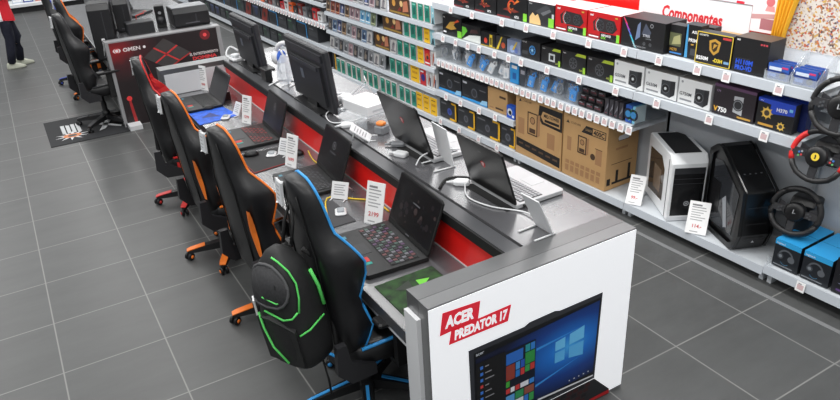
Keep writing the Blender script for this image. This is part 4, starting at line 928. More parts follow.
# second shelf
def d_green(m, w, h):
    m.fp([(-w * .34, h * .34), (-w * .1, h * .7), (w * .2, h * .78), (w * .1, h * .56), (w * .24, h * .42), (-w * .05, h * .3)], GOLD, 1); m.fr(w * .28, w * .5, h * .0, h * .34, NV, 1); m.fr(-w * .46, -w * .3, h * .1, h * .18, CARD, 1); m.fp([(w * .0, h * .6), (w * .3, h * .9), (w * .4, h * .82)], FIRE, 1); m.ft('msi', -w * .45, h * .86, h * .08, CARD, 2)
pbox('black box with gold dragon and green corner, first on the second shelf', 2.085, 1.75, Z2, .195, .2, BK, d_green)
def d_white(m, w, h): m.fp([(-w * .5, 0), (w * .5, 0), (w * .5, h * .5), (-w * .1, h * .36)], C(222, 226, 222), 1); m.fp([(-w * .5, h * .1), (-w * .2, h * .6), (-w * .3, h * .8), (-w * .5, h * .8)], C(110, 206, 60), 1); m.fp([(-w * .1, h * .5), (w * .4, h * .62), (w * .3, h * .8), (w * .0, h * .75)], C(70, 44, 44), 2)
pbox('black box with bright green and white lower half on the second shelf', 1.745, 1.44, Z2, .155, .2, BK, d_white)
def d_yel(m, w, h): m.fr(-w * .5, w * .5, h * .0, h * .06, C(200, 170, 40), 1); m.fc(-w * .18, h * .4, h * .2, C(206, 60, 40), 1); m.fr(w * .1, w * .28, h * .05, h * .9, C(232, 200, 50), 1); m.fr(w * .14, w * .24, h * .15, h * .7, BK, 2)
pbox('black and yellow pack with a red round picture on the second shelf', 1.435, 1.21, Z2, .13, .05, BK, d_yel)
def d_yel2(m, w, h): m.fp([(-w * .5, 0), (w * .0, h), (w * .12, h), (-w * .3, 0)], C(220, 190, 50), 1); m.fc(w * .2, h * .4, h * .22, C(190, 80, 46), 1)
pbox('black pack with a yellow slanted stripe on the second shelf', 1.205, 1.05, Z2, .125, .05, C(44, 44, 46), d_yel2)
def d_sil(m, w, h): m.fc(-w * .1, h * .36, h * .28, C(150, 170, 206), 1); m.fc(w * .2, h * .3, h * .2, C(90, 110, 170), 2); m.fp([(-w * .1, h * .3), (w * .2, h * .95), (w * .3, h * .95), (w * .04, h * .3)], C(200, 172, 60), 3)
pbox('silver-blue cooler pack on the second shelf', 1.045, .855, Z2, .12, .06, C(120, 132, 160), d_sil)
def d_cy(m, w, h): fan(m, w * .1, h * .52, h * .26, C(70, 150, 220)); m.fc(w * .1, h * .52, h * .08, C(170, 220, 250), 5); m.ft('COOLER', -w * .45, h * .86, h * .07, CARD, 2, maxw=w * .4); m.fr(-w * .45, -w * .15, h * .2, h * .4, GR1, 1)
pbox('black cooler box with a glowing blue fan on the second shelf', .845, .592, Z2, .155, .18, BK, d_cy)
def d_psu(txt, wh):
    def f(m, w, h):
        m.fp([(w * .05, h * .84), (w * .5, h * .84), (w * .5, h), (w * .16, h)], C(170, 190, 50), 1); m.ft('nox', -w * .44, h * .84, h * .1, CARD, 2)
        if wh: m.fr(-w * .1, w * .22, h * .2, h * .66, C(200, 204, 206), 1); m.fr(-w * .03, w * .15, h * .3, h * .56, BK, 2)
        else: fan(m, 0, h * .44, h * .3, C(80, 82, 86))
        m.ft(txt, w * .26, h * .1, h * .1, C(190, 200, 90), 2, maxw=w * .22); m.fr(w * .4, w * .5, 0, h * .34, C(150, 196, 50), 1)
    return f
pbox('black box with a silver drive picture and lime band on the second shelf', .58, .34, Z2, .145, .16, BK, d_psu('240', True))
pbox('black power supply box with fan and lime band, left one of two', .33, .05, Z2, .155, .16, BK, d_psu('500', False))
pbox('black power supply box with fan and lime band, right one of two', .04, -.243, Z2, .16, .16, BK, d_psu('600', False))
def d_wp(txt):
    def f(m, w, h):
        m.fp([(w * .02, h * .14), (w * .30, h * .06), (w * .30, h * .74), (w * .02, h * .72)], C(52, 54, 58), 1); m.fp([(w * .30, h * .06), (w * .44, h * .22), (w * .44, h * .76), (w * .30, h * .74)], C(36, 37, 40), 1)
        m.fc(w * .16, h * .4, h * .21, C(24, 24, 26), 2); m.fring(w * .16, h * .4, h * .17, h * .2, C(96, 98, 102), 3, 14); m.fc(w * .16, h * .4, h * .06, C(206, 208, 210), 4)
        m.ft(txt, -w * .46, h * .34, h * .13, C(84, 86, 90), 2, bold=.02, maxw=w * .42); m.fc(-w * .4, h * .86, h * .05, C(150, 152, 156), 1); m.fr(-w * .44, -w * .06, h * .13, h * .2, C(140, 142, 146), 1)
    return f
WB = C(226, 227, 227, .5)
pbox('white power supply box marked G550M', -.247, -.54, Z2, .185, .2, WB, d_wp('G550M'), top=C(150, 146, 142))
pbox('white power supply box marked G650M', -.55, -.84, Z2, .18, .2, WB, d_wp('G650M'), top=C(150, 146, 142))
pbox('white power supply box marked G750M', -.848, -1.115, Z2, .18, .2, WB, d_wp('G750M'), top=C(150, 146, 142))
def d_v(m, w, h):
    m.fr(-w * .5, w * .5, h * .9, h, C(92, 62, 92), 1); m.fp([(w * .0, h * .2), (w * .22, h * .14), (w * .22, h * .74), (w * .0, h * .72)], C(180, 182, 186), 1); m.fc(w * .11, h * .45, h * .19, C(40, 40, 44), 2); m.fring(w * .11, h * .45, h * .13, h * .16, C(130, 132, 136), 3)
    m.ft('V', -w * .46, h * .10, h * .15, C(226, 170, 50), 2, bold=.05); m.ft('750', -w * .36, h * .10, h * .15, CARD, 2, bold=.04); m.fr(w * .12, w * .44, h * .04, h * .1, GOLD, 1); m.ft('CM', -w * .44, h * .74, h * .07, C(170, 140, 176), 2)
pbox('black power supply box with purple top marked V750', -1.13, -1.44, Z2, .205, .16, C(36, 28, 34), d_v, top=C(92, 62, 88))
def d_h(m, w, h):
    m.fp([(-w * .16, h * .52), (w * .5, h * .62), (w * .5, h), (-w * .5, h), (-w * .5, h * .88), (-w * .14, h * .84)], C(34, 70, 190), 1)
    for cx, cz, r in ((-w * .22, h * .52, h * .24), (w * .2, h * .18, h * .17)):
        for k in range(8): a = 2 * PI * k / 8; m.fp([(cx + r * .5 * math.cos(a - .4), cz + r * .5 * math.sin(a - .4)), (cx + r * math.cos(a), cz + r * math.sin(a)), (cx + r * .5 * math.cos(a + .4), cz + r * .5 * math.sin(a + .4))], C(226, 186, 84), 2)
        m.fc(cx, cz, r * .7, C(226, 186, 84), 3, 10); m.fc(cx, cz, r * .42, C(70, 60, 50), 4, 10)
    m.ft('H370', w * .02, h * .66, h * .12, CARD, 3, bold=.03); m.fr(w * .36, w * .45, h * .74, h * .84, C(120, 190, 230), 3); m.ft('msi', -w * .44, h * .9, h * .06, CARD, 3); m.fr(-w * .42, w * .0, h * .06, h * .14, C(200, 150, 60), 2)
pbox('black motherboard box with gold burst emblems and a blue band', -1.45, -1.70, Z2, .185, .06, BK, d_h, top=C(30, 64, 180))
pbox('blue-topped motherboard box behind the gold burst one', -1.50, -1.735, Z2, .18, .06, C(24, 40, 100), None, d=.13, top=C(40, 80, 200))

# third shelf: hanging packs standing in a row
WCAB = C(228, 230, 232, .5); BCAB = C(20, 150, 236, .5); PKW = .105
def cpack(label, s, d, kind, group=None, w=.115, h=.185, tilt=None):
    t = thing('cable_pack', label, 'pack', GL(s, d, Z3), GR + random.uniform(-.25, .25), group)
    tl = tilt if tilt is not None else random.uniform(.05, .25); T = RX(-tl)
    m = MB(); m.T = T; m.box(-w / 2, w / 2, 0, .035, .002, h, CLAM); m.build('clear_shell', t)
    m = MB(); m.T = T
    col = {'w': WCAB, 'b': BCAB, 'g': C(120, 126, 134)}[kind]
    a = random.uniform(-.7, .7); M_ = TR(0, .016, h * .46) @ RY(a)
    m.T = T @ M_
    if kind == 'g':
        m.tube([(.034 * math.cos(2 * PI * k / 12), 0, .045 * math.sin(2 * PI * k / 12)) for k in range(12)], .009, col, closed=True)
    else:
        m.cbox(-.034, .034, -.012, .012, -.065, .03, .006, col)
        m.tube([(0, 0, .015), (0, 0, .055), (.025, 0, .07), (.04, 0, .03)], .011, col)
        m.box(-.012, .012, -.012, -.0105, -.045, -.01, C(200, 220, 235))
    m.build('cable', t)
    m = MB(); m.T = T; m.fr(-w * .46, w * .46, h * .9, h * .99, C(150, 156, 164) if kind != 'b' else C(74, 84, 96), 1, y=-.0008); m.build('card_header', t)
    return t
def row_packs(s0, s1, kinds, desc, group):
    n = len(kinds)
    for k, kd in enumerate(kinds):
        s_ = s0 + (s1 - s0) * (k + .5) / n
        cpack(desc, s_, .04 + .05 * (k % 2), kd, group)
row_packs(2.14, 1.70, 'gwgw', 'clear pack with pale cables at the left end of the third shelf', 'clear packs with pale cables at the left end of the third shelf')
row_packs(1.68, 1.36, 'bbb', 'clear pack with a blue cable, left of the white cable packs on the third shelf', 'left clear packs with blue cables on the third shelf')
row_packs(1.34, 1.01, 'www', 'clear pack with a white cable, left of the bright blue carton on the third shelf', 'clear packs with white cables on the third shelf')
pbox('bright blue narrow carton on the third shelf', 1.0, .87, Z3, .195, .05, C(38, 140, 206), lambda m, w, h: (m.fr(-w * .3, w * .3, h * .7, h * .85, CARD), m.fr(-w * .2, w * .2, h * .2, h * .5, C(30, 90, 160))))
pbox('dark narrow carton right of the bright blue one on the third shelf', .865, .77, Z3, .18, .05, C(54, 60, 70), lambda m, w, h: m.fr(-w * .3, w * .3, h * .6, h * .8, C(150, 150, 160)))
row_packs(.76, .13, 'bgbbgbb', 'clear pack with a blue adapter, above the left large brown box', 'clear packs with blue adapters above the large brown boxes')
for r_ in range(3):
    for k in range(3):
        s_ = .07 - .088 * k
        def deco(m, w, h): m.fr(-w * .4, w * .3, h * .35, h * .62, C(92, 40, 50), 1); m.fr(-w * .4, w * .1, h * .66, h * .82, C(140, 142, 148), 1); m.fc(w * .25, h * .5, h * .16, C(120, 52, 60), 2)
        pbox(('black and dark red pack, lowest layer of the stack on the third shelf', 'black and dark red pack, middle layer of the stack on the third shelf', 'black and dark red pack, top layer of the stack on the third shelf')[r_], s_ + .042, s_ - .042, Z3 + .052 * r_, .048, .10, C(30, 28, 31, .35), deco, d=.05 + .02 * r_, name='accessory_pack', cat='pack', group='black and red packs in layer %s of the stack' % ('one', 'two', 'three')[r_])
for k in range(4):
    s_ = -.20 - .05 * k
    pbox('dark glossy pack standing between the red stack and the blue green cartons', s_ + .023, s_ - .023, Z3, .135, .09, C(56, 54, 60, .3), lambda m, w, h: (m.fp([(-w * .4, h * .2), (w * .4, h * .5), (w * .4, h * .8)], C(130, 130, 138), 1), m.fr(-w * .3, w * .2, h * .1, h * .16, C(110, 60, 70), 1)), name='accessory_pack', cat='pack', group='dark glossy packs on the third shelf')
def d_bg(m, w, h): m.fc(-w * .1, h * .5, h * .34, C(24, 30, 50), 1); m.fc(-w * .1, h * .5, h * .2, C(60, 140, 200), 2); m.fp([(w * .1, h * .1), (w * .5, h * .3), (w * .5, h * .9), (w * .2, h * .6)], C(90, 200, 120), 1)
pbox('blue and green carton near the right end of the third shelf, left one', -.395, -.46, Z3, .135, .12, C(36, 84, 170), d_bg, top=C(60, 110, 190))
pbox('blue and green carton at the right end of the third shelf, beside the clear tray', -.462, -.492, Z3, .135, .12, C(120, 190, 220), d_bg, side=C(196, 214, 220))

# fourth shelf, left
def d_key(m, w, h):
    m.fp([(-w * .5, 0), (w * .5, 0), (w * .5, h * .16), (-w * .5, h * .1)], C(40, 150, 220), 1); m.fc(w * .0, h * .48, h * .24, C(44, 46, 52), 1); m.fring(w * .0, h * .48, h * .17, h * .24, C(84, 88, 96), 2); m.fr(-w * .46, -w * .3, h * .82, h * .92, C(180, 184, 190), 1); m.fp([(w * .2, h * .02), (w * .5, h * .08), (w * .5, h * .3), (w * .3, h * .26)], C(150, 200, 232), 2); m.fr(-w * .44, -w * .2, h * .2, h * .26, GR1, 1); m.fr(w * .2, w * .44, h * .7, h * .75, GR2, 1)
pbox('black and blue box at the left end of the fourth shelf', 2.195, 1.78, Z4, .205, .25, C(28, 30, 35, .4), d_key, top=C(60, 62, 66))
pbox('black and blue box right of another one on the fourth shelf', 1.77, 1.34, Z4, .205, .25, C(28, 30, 35, .4), d_key, top=C(60, 62, 66))
def d_kr(m, w, h): m.fr(w * .1, w * .42, h * .66, h * .76, KRAFTD, 1); m.fr(-w * .1, w * .3, h * .12, h * .2, KRAFTD, 1); m.fr(-w * .42, -w * .2, h * .1, h * .16, KRAFTM, 1)
pbox('small brown cardboard box on the fourth shelf', 1.335, 1.03, Z4, .225, .28, KRAFT, d_kr)
pbox('small blue and white pack at the right end of the fourth shelf', 1.02, .90, Z4, .12, .05, C(30, 84, 190), lambda m, w, h: (m.fc(-w * .1, h * .5, h * .3, C(200, 206, 216), 1), m.fc(-w * .05, h * .45, h * .18, BK, 2), m.fr(w * .2, w * .44, h * .1, h * .3, CARD, 1)), d=.03)
def d_ye(k):
    def f(m, w, h):
        m.fr(w * .42, w * .5, 0, h, YEL, 1); m.fr(w * .1, w * .5, 0, h * .12, YEL, 1); m.fr(w * .2, w * .5, h * .9, h, YEL, 1)
        if k == 0: m.fc(w * .1, h * .46, h * .2, C(40, 60, 140), 2); m.fring(w * .1, h * .46, h * .12, h * .2, C(70, 90, 170), 3)
        else: m.fc(w * .0, h * .46, h * .22, C(70, 72, 78), 2); m.fring(w * .0, h * .46, h * .12, h * .18, C(100, 102, 110), 3)
        m.fr(-w * .42, -w * .1, h * .78, h * .86, GR2, 1); m.fr(-w * .42, -w * .2, h * .12, h * .2, GR1, 1)
    return f
for k, (a, b, l) in enumerate(((2.19, 1.88, 'black box with a blue disc at the left end of the lowest shelf'), (1.86, 1.55, 'black and yellow box second from the left on the lowest shelf'), (1.54, 1.14, 'wide black and yellow box third from the left on the lowest shelf'), (1.13, .91, 'narrow black and yellow box beside the large brown box'))):
    pbox(l, a, b, Z0, .20, .25, C(40, 42, 46, .45), d_ye(k), top=C(70, 70, 72))

# two large brown cardboard boxes
def tower_art(m, x, z, w, h, ink):
    for a, b, c, d in ((x - w / 2, x - w / 2 + .012, z, z + h), (x + w / 2 - .012, x + w / 2, z, z + h * .94), (x - w / 2, x + w / 2, z, z + .012), (x - w / 2, x + w / 2, z + h - .012, z + h)): m.fr(a, b, c, d, ink, 2)
    m.fp([(x + w / 2, z), (x + w * .75, z + h * .12), (x + w * .75, z + h * 1.02), (x + w / 2, z + h * .94)], KRAFTM, 2); m.fc(x, z + h * .65, w * .26, ink, 2); m.fc(x, z + h * .65, w * .2, KRAFTM, 3); m.fr(x - w * .3, x + w * .3, z + h * .1, z + h * .3, ink, 2)
def d_big1(m, w, h):
    m.fp([(-w * .40, h * .9), (-w * .37, h * .86), (-w * .43, h * .85)], INK, 1); m.ft('CORSAIR', -w * .35, h * .865, h * .035, KRAFTD, 1)
    m.fp([(0, h * .72), (w * .08, h * .62), (w * .5, h * .6), (w * .5, h * .9), (w * .02, h * .9)], INK, 1); m.fp([(w * .06, h * .73), (w * .12, h * .66), (w * .46, h * .645), (w * .46, h * .8), (w * .1, h * .82)], KRAFT, 2); m.ft('MID-TOWER', w * .12, h * .74, h * .05, INK, 3, bold=.03, maxw=w * .32); m.fr(w * .14, w * .44, h * .67, h * .71, INK, 3)
    tower_art(m, -w * .12, h * .38, w * .22, h * .36, KRAFTD); m.fr(w * .2, w * .36, h * .28, h * .52, KRAFTM, 1); m.fr(-w * .44, -w * .3, h * .34, h * .6, KRAFTM, 1)
    m.fp([(-w * .48, h * .26), (w * .48, h * .2), (w * .48, h * .04), (-w * .48, h * .12)], INK, 1)
    for k in range(6): m.fr(-w * .42 + k * w * .15, -w * .32 + k * w * .15, h * (.17 - .01 * k), h * (.2 - .01 * k), C(90, 66, 46), 2)
pbox('large brown cardboard box with a black band along its foot', .885, .262, Z0, .60, .36, KRAFT, d_big1, d=.03, name='cardboard_box', cat='box')
def d_big2(m, w, h):
    m.fp([(-w * .40, h * .90), (-w * .36, h * .85), (-w * .44, h * .85)], INK, 1); m.ft('CORSAIR', -w * .33, h * .855, h * .035, KRAFTD, 1)
    m.fp([(-w * .08, h * .78), (w * .02, h * .9), (w * .46, h * .9), (w * .46, h * .78)], INK, 1); m.fr(w * .17, w * .445, h * .793, h * .888, KRAFT, 2); m.ft('400C', w * .19, h * .805, h * .07, INK, 3, bold=.03, maxw=w * .24); m.ft('CARBIDE', -w * .0, h * .825, h * .035, KRAFT, 2, maxw=w * .15)
    tower_art(m, -w * .05, h * .44, w * .2, h * .28, KRAFTD); m.fr(-w * .4, -w * .3, h * .42, h * .64, KRAFTM, 1); m.fr(w * .26, w * .4, h * .36, h * .60, KRAFTM, 1); m.fr(w * .24, w * .40, h * .60, h * .61, KRAFTD, 1); m.fc(w * .2, h * .46, h * .05, KRAFTD, 1)
    for k in range(7): m.fr(-w * .42 + k * w * .12, -w * .33 + k * w * .12, h * .2, h * .26, KRAFTM, 1); m.fr(-w * .42 + k * w * .12, -w * .34 + k * w * .12, h * .08, h * .18, KRAFTM, 1)
    x = w / 2 + .001
    for y0, y1, z0, z1, c in ((.08, .34, .04, .06, INK), (.02, .06, .04, .10, INK), (.12, .15, .05, .16, INK), (.26, .29, .05, .19, INK), (.06, .30, .22, .225, KRAFTD), (.10, .24, .34, .36, KRAFTM)):
        m.poly([(x, y0, z0), (x, y1, z0), (x, y1, z1), (x, y0, z1)], c)
    m.poly([(x, .13, .42), (x, .24, .42), (x, .25, .44), (x, .24, .46), (x, .13, .46), (x, .12, .44)], C(214, 216, 220)); m.poly([(x, .12, .42), (x, .25, .42), (x, .25, .415), (x, .12, .415)], KRAFTD)
pbox('large brown cardboard box marked 400C with a hand hole in its side', .25, -.262, Z0, .565, .36, KRAFT, d_big2, d=.03, name='cardboard_box', cat='box')

# signs on the lowest shelf
price_sign('white price sign on the lowest shelf beside the white computer case', GL(-.565, .03, Z0), GR + .45, .125, .24, '99.-', .55, strong=True)
price_sign('white price sign on the lowest shelf between the white and the black computer case', GL(-1.16, .02, Z0), GR + .5, .145, .24, '114.-', .5, strong=True)

# computer cases on display
t = thing('computer_case', 'white computer case with a side window and black front on the lowest shelf', 'computer case', GL(-.97, .135, Z0), GR + PI / 2 - .56)
W_, D_, H_ = .27, .54, .52
m = MB()
m.prism([(0, .03), (.02, 0), (D_ - .02, 0), (D_, .03), (D_, H_ - .02), (D_ - .03, H_), (.05, H_), (0, H_ - .06)], -W_ / 2, W_ / 2, 'x', C(232, 234, 236, .35)); m.build('shell', t, bevel=.008)
m = MB(); m.fp([(-W_ * .42, .04), (W_ * .42, .04), (W_ * .42, H_ - .10), (-W_ * .42, H_ - .10)], C(18, 18, 20, .25), 2)
for z in (.30, .34): m.fr(-W_ * .40, W_ * .40, z, z + .004, C(54, 54, 58), 3)
m.fr(-W_ * .42, W_ * .42, H_ - .14, H_ - .09, C(46, 47, 50, .3), 3); m.fring(0, .14, .014, .02, C(170, 172, 176), 4, 12); m.fc(0, .14, .008, C(150, 152, 156), 4); m.build('front_panel', t)
m = MB(); m.box(-W_ * .36, W_ * .36, .07, D_ - .06, H_, H_ + .004, C(24, 24, 26, .6)); m.build('top_grille', t)
x = -W_ / 2 - .0012
m = MB(); m.poly([(x, .14, .10), (x, D_ - .07, .07), (x, D_ - .06, H_ - .10), (x, .22, H_ - .08), (x, .14, H_ - .16)], C(70, 60, 52, .1)); m.poly([(x - .001, .2, .14), (x - .001, .36, .13), (x - .001, .36, .33), (x - .001, .2, .33)], C(116, 100, 86, .2)); m.build('side_window', t)
m = MB(); m.box(x - .001, x + .001, .055, .062, .01, H_ - .04, C(60, 60, 64)); m.box(-W_ / 2, W_ / 2, -.004, .012, 0, .03, C(214, 216, 220)); m.build('trim', t)

t = thing('computer_case', 'tall black faceted computer case with side window on the lowest shelf', 'computer case', GL(-1.546, .11, Z0), GR + .0)
t.rotation_euler = (0, 0, GR + 1.12)
W_, D_, H_ = .25, .48, .66
prof = [(.03, .02), (.07, 0), (D_ - .08, 0), (D_, .06), (D_, H_ - .06), (D_ - .08, H_), (.34, H_), (.0, H_ - .20), (-.015, .14)]
m = MB(); inn = [(.02 + (y - D_ / 2) * .02, z) for y, z in prof]
m.prism(prof, -W_ / 2 + .02, W_ / 2 - .02, 'x', C(17, 17, 18, .28)); m.build('shell', t, bevel=.012)
for s in (-1, 1):
    m = MB(); cy, cz = D_ / 2, H_ / 2
    o_ = [(cy + (y - cy) * 1.0, cz + (z - cz) * 1.0) for y, z in prof]; i_ = [(cy + (y - cy) * .86, cz + (z - cz) * .88) for y, z in prof]
    x0, x1 = s * (W_ / 2 - .02), s * W_ / 2
    n = len(prof); vs = [(x1, y, z) for y, z in o_] + [(x1, y, z) for y, z in i_] + [(x0, y, z) for y, z in o_]
    m.add(vs, [(k, (k + 1) % n, (k + 1) % n + n, k + n) for k in range(n)] + [(k, (k + 1) % n, (k + 1) % n + 2 * n, k + 2 * n) for k in range(n)], C(17, 17, 18, .35)); m.build('side_frame', t)
m = MB(); m.poly([(-W_ / 2 + .017, .10, .09), (-W_ / 2 + .017, D_ - .08, .07), (-W_ / 2 + .017, D_ - .06, H_ - .12), (-W_ / 2 + .017, .32, H_ - .1), (-W_ / 2 + .017, .07, H_ - .25)], C(46, 48, 52, .06)); m.poly([(-W_ / 2 + .015, .16, .12), (-W_ / 2 + .015, .2, .10), (-W_ / 2 + .015, .26, .30), (-W_ / 2 + .015, .22, .34)], C(140, 144, 150, .3)); m.poly([(-W_ / 2 + .015, .30, .16), (-W_ / 2 + .015, .42, .15), (-W_ / 2 + .015, .42, .4), (-W_ / 2 + .015, .3, .4)], C(26, 26, 28, .3)); m.build('side_window', t)
m = MB(); m.T = RX(-.03)
for z in (.10, .22, .34): m.box(-W_ * .3, W_ * .3, -.018, -.012, z, z + .006, C(44, 44, 47, .3))
m.build('drive_cover', t)
m = MB(); m.fp([(-.012, .075), (.0, .09), (.012, .075)], C(190, 192, 196), 1, y=-.0); m.T = TR(0, -.002, 0); m.build('front_emblem', t)
m = MB(); m.T = TR(0, .13, H_ - .115) @ RX(.53)
for k in range(4): m.box(-.07 + .04 * k, -.06 + .04 * k, -.016, -.01, .002, .006, C(90, 92, 96))
m.build('port_panel', t)

# headset cartons right of the black case
ZB = Z0 + .02
def d_hs(m, w, h):
    m.fr(-w / 2, w / 2, h * .82, h, C(44, 160, 220), 1); m.ft('logitech', -w * .44, h * .86, h * .07, CARD, 2, maxw=w * .4)
    m.fring(-w * .02, h * .46, h * .2, h * .26, C(84, 88, 94), 1, 14, a0=.2, a1=2.94); m.fc(-w * .22, h * .44, h * .11, C(64, 68, 74), 2); m.fc(w * .2, h * .42, h * .12, C(90, 94, 100), 2); m.fc(-w * .22, h * .44, h * .06, C(120, 126, 132), 3); m.fring(-w * .02, h * .3, h * .14, h * .16, C(60, 110, 140), 2, 10, a0=3.6, a1=5.6); m.fr(-w * .45, w * .3, h * .06, h * .1, C(120, 124, 130), 1)
HB = C(26, 30, 36, .35); HT_ = C(46, 156, 218, .45)
for k, (a, b, d, l) in enumerate(((-1.735, -1.915, .05, 'black headset carton with a blue top, front row left'), (-1.93, -2.115, .05, 'black headset carton with a blue top, front row right'), (-1.735, -1.915, .235, 'blue-topped headset carton behind the front left one'), (-1.93, -2.115, .235, 'blue-topped headset carton behind the front right one'))):
    pbox(l, a, b, ZB, .195, .18, HB, d_hs, d=d, top=HT_, name='headset_box')
def d_arr(m, w, h):
    for k in range(2): m.fp([(-w * .4, h * (.3 + .25 * k)), (w * .1, h * (.4 + .25 * k)), (w * .4, h * (.34 + .25 * k)), (w * .0, h * (.28 + .25 * k))], C(150, 156, 190), 1)
    m.fr(-w * .4, w * .4, h * .08, h * .14, C(90, 60, 120), 1)
pbox('black carton with pale wing marks at the right edge of the lowest shelf', -2.13, -2.42, ZB, .235, .22, C(20, 20, 26, .4), d_arr, name='headset_box')
t = thing('shelf_bracket', 'clear shelf bracket at the left end of the headset cartons', 'bracket', GL(-1.722, .02, ZB), GR)  # clear plastic bracket on the base shelf
m = MB(); m.prism([(0, 0), (.12, 0), (.12, .012), (.012, .06), (0, .06)], -.002, .002, 'x', CLEAR); m.build('side_plate', t)
m = MB(); m.box(0, .03, .0, .10, 0, .003, CLEAR); m.build('foot', t)

# steering wheels
def wheel(label, s, d, z, r, tilt, red=False, emblem=False, yaw=0.0, box=True, tubes=.017, base_drop=0.0):
    t = thing('steering_wheel', label, 'steering wheel', GL(s, d, z), GR + yaw)
    T = RX(-tilt); RB = mat('wheel_rubber', (24, 24, 26), .5)
    m = MB(); m.T = T
    N = 36
    P_ = lambda a: (r * math.cos(a), 0, r * math.sin(a) * (.97 if math.sin(a) < -.8 else 1))
    for k in range(4):
        a0, a1 = ((-.35, .65), (2.2, 3.5), (3.5, 5.93), (.65, 2.2))[k]
        col = C(214, 40, 40, .5) if red and k in (0, 1) else RB
        m.tube([P_(a0 + (a1 - a0) * j / 9) for j in range(10)], tubes, col, n=8)
    m.build('rim', t)
    m = MB(); m.T = T
    m.lathe([(0, .03), (r * .34, .03), (r * .42, .02), (r * .42, -.02), (0, -.02)], BLACK, 20, T=RX(PI / 2))
    for a in (PI, 0, -PI / 2):
        m.T = T @ Matrix.Rotation(-a, 4, 'Y'); m.box(r * .3, r * .97, -.012, .006, -r * .16, r * .13, DARK)
    m.build('spokes', t)
    m = MB(); m.T = T @ TR(0, -.031, 0)
    if emblem: m.fc(0, .0, r * .16, C(232, 200, 60), 1, 14); m.fp([(-.004, -.012), (.004, -.012), (.006, .004), (.002, .014), (-.005, .010), (-.002, 0)], BLACK, 2)
    else: m.fp([(-.006, -.012), (-.001, -.012), (-.001, .016), (-.006, .014)], C(180, 182, 186), 1); m.fr(.0, .012, -.010, -.006, C(150, 152, 156), 1)
    m.build('hub_emblem', t)
    m = MB(); m.T = T @ TR(0, -.022, 0)
    for sx in (-1, 1):
        for k, (dx, dz) in enumerate(((.56, .07), (.66, .02), (.56, -.07), (.66, -.12))): m.fc(sx * r * dx, r * dz, r * .045, C(*((150, 152, 158), (60, 110, 190), (190, 60, 60), (90, 160, 100))[k]) if emblem or not red and box is None else C(70, 72, 76), 1, 8)
    m.build('buttons', t)
    for sx in (-1, 1):
        m = MB(); m.T = T; m.prism([(sx * r * .42, -r * .1), (sx * r * .86, -r * .04), (sx * r * .82, r * .34), (sx * r * .46, r * .2)], .035, .042, 'y', C(60, 60, 64, .35)); m.build('shift_paddle', t)
    m = MB(); m.T = T; m.lathe([(.045, -.02), (.05, -.14)], BLACK, 16, T=RX(PI / 2)); m.build('column', t)
    m = MB(); m.prism([(.09, -r * .55 - base_drop), (.26, -r * .55 - base_drop), (.26, r * .2), (.22, r * .36), (.12, r * .36), (.09, r * .1)], -r * .52, r * .52, 'x', BLACK); m.build('motor_base', t, bevel=.012)
    return t
wheel('black steering wheel standing on the lowest shelf behind the headset cartons', -1.765, .16, .51, .15, .34, yaw=.15, tubes=.02, base_drop=.28)
wheel('red and black steering wheel with a yellow emblem hanging on the right shelving unit', -1.925, -.035, 1.0, .15, .22, True, True, yaw=.05)
wheel('black steering wheel at the right edge above the red and black one', -1.985, -.02, 1.315, .16, .2, False, False, yaw=.05)
for z, l in ((.87, 'clear acrylic shelf carrying the red and black steering wheel'), (1.20, 'clear acrylic shelf carrying the uppermost steering wheel')):
    m = MB(); m.box(-.20, .22, .18, .44, -.012, -.006, CLEAR); m.prism([(.30, -.012), (.44, -.012), (.44, -.12)], -.18, -.174, 'x', CLEAR); m.prism([(.30, -.012), (.44, -.012), (.44, -.12)], .19, .196, 'x', CLEAR)
    put(m, 'acrylic_shelf', l, 'shelf', -1.97, 0, z)
cable('wheel_cable', 'black cable with a plug behind the lowest steering wheel', [GL(-2.02, .36, .30), GL(-2.05, .38, .46), GL(-2.02, .40, .50), GL(-2.07, .41, .47), GL(-2.05, .42, .40)], .010, BLACKM)

# header over the components shelves
m = MB(); w_ = 2.2 + 1.29
m.box(-w_ / 2, w_ / 2, 0, .01, 0, .62, RED)
put(m, 'header_board', 'red header board along the wall above the top shelf', 'sign', (2.2 - 1.29) / 2, .418, 1.37)
m = MB(); m.box(-.475, .475, 0, .008, .0, .26, C(232, 230, 231, .5)); m.ft('Componentes', .005, .085, .088, C(214, 40, 50, .5), 1, al='c', bold=.035, shear=.1, maxw=.52)
m.fr(-.475, .475, .255, .262, C(160, 156, 160), 1)
put(m, 'department_sign', 'white sign reading Componentes in red on the header board', 'sign', -.605, .406, 1.43)
m = MB(); m.box(-.40, .45, 0, .008, 0, .30, C(226, 226, 234, .5))
for k in range(9): m.fr(-.34 + .085 * (k % 4), -.29 + .085 * (k % 4), .03 + .06 * (k // 4), .036 + .06 * (k // 4), C(170, 176, 200), 1)
m.fp([(-.1, .0), (.02, 0), (.1, .1), (-.04, .08)], C(200, 206, 226), 1); m.fr(-.2, -.17, .0, .02, REDP, 1); m.fr(.3, .36, .0, .015, REDP, 1)
put(m, 'info_sheet', 'pale printed sheet above the Componentes sign', 'sign', -.66, .404, 1.695)
m = MB(); m.box(-.09, .09, 0, .006, 0, .30, C(244, 226, 228, .5)); m.fc(.03, .20, .03, C(206, 110, 116), 1); m.fr(-.02, .09, .02, .09, C(170, 110, 116), 1); m.fp([(-.09, .08), (.09, .1), (.09, .13), (-.09, .11)], C(196, 150, 150), 2); m.fp([(.0, .14), (.07, .14), (.06, .175), (.01, .175)], C(220, 150, 150), 1)
put(m, 'photo_print', 'pale pink photo print on the red header board beside the yellow curtain', 'poster', -1.175, .404, 1.53)
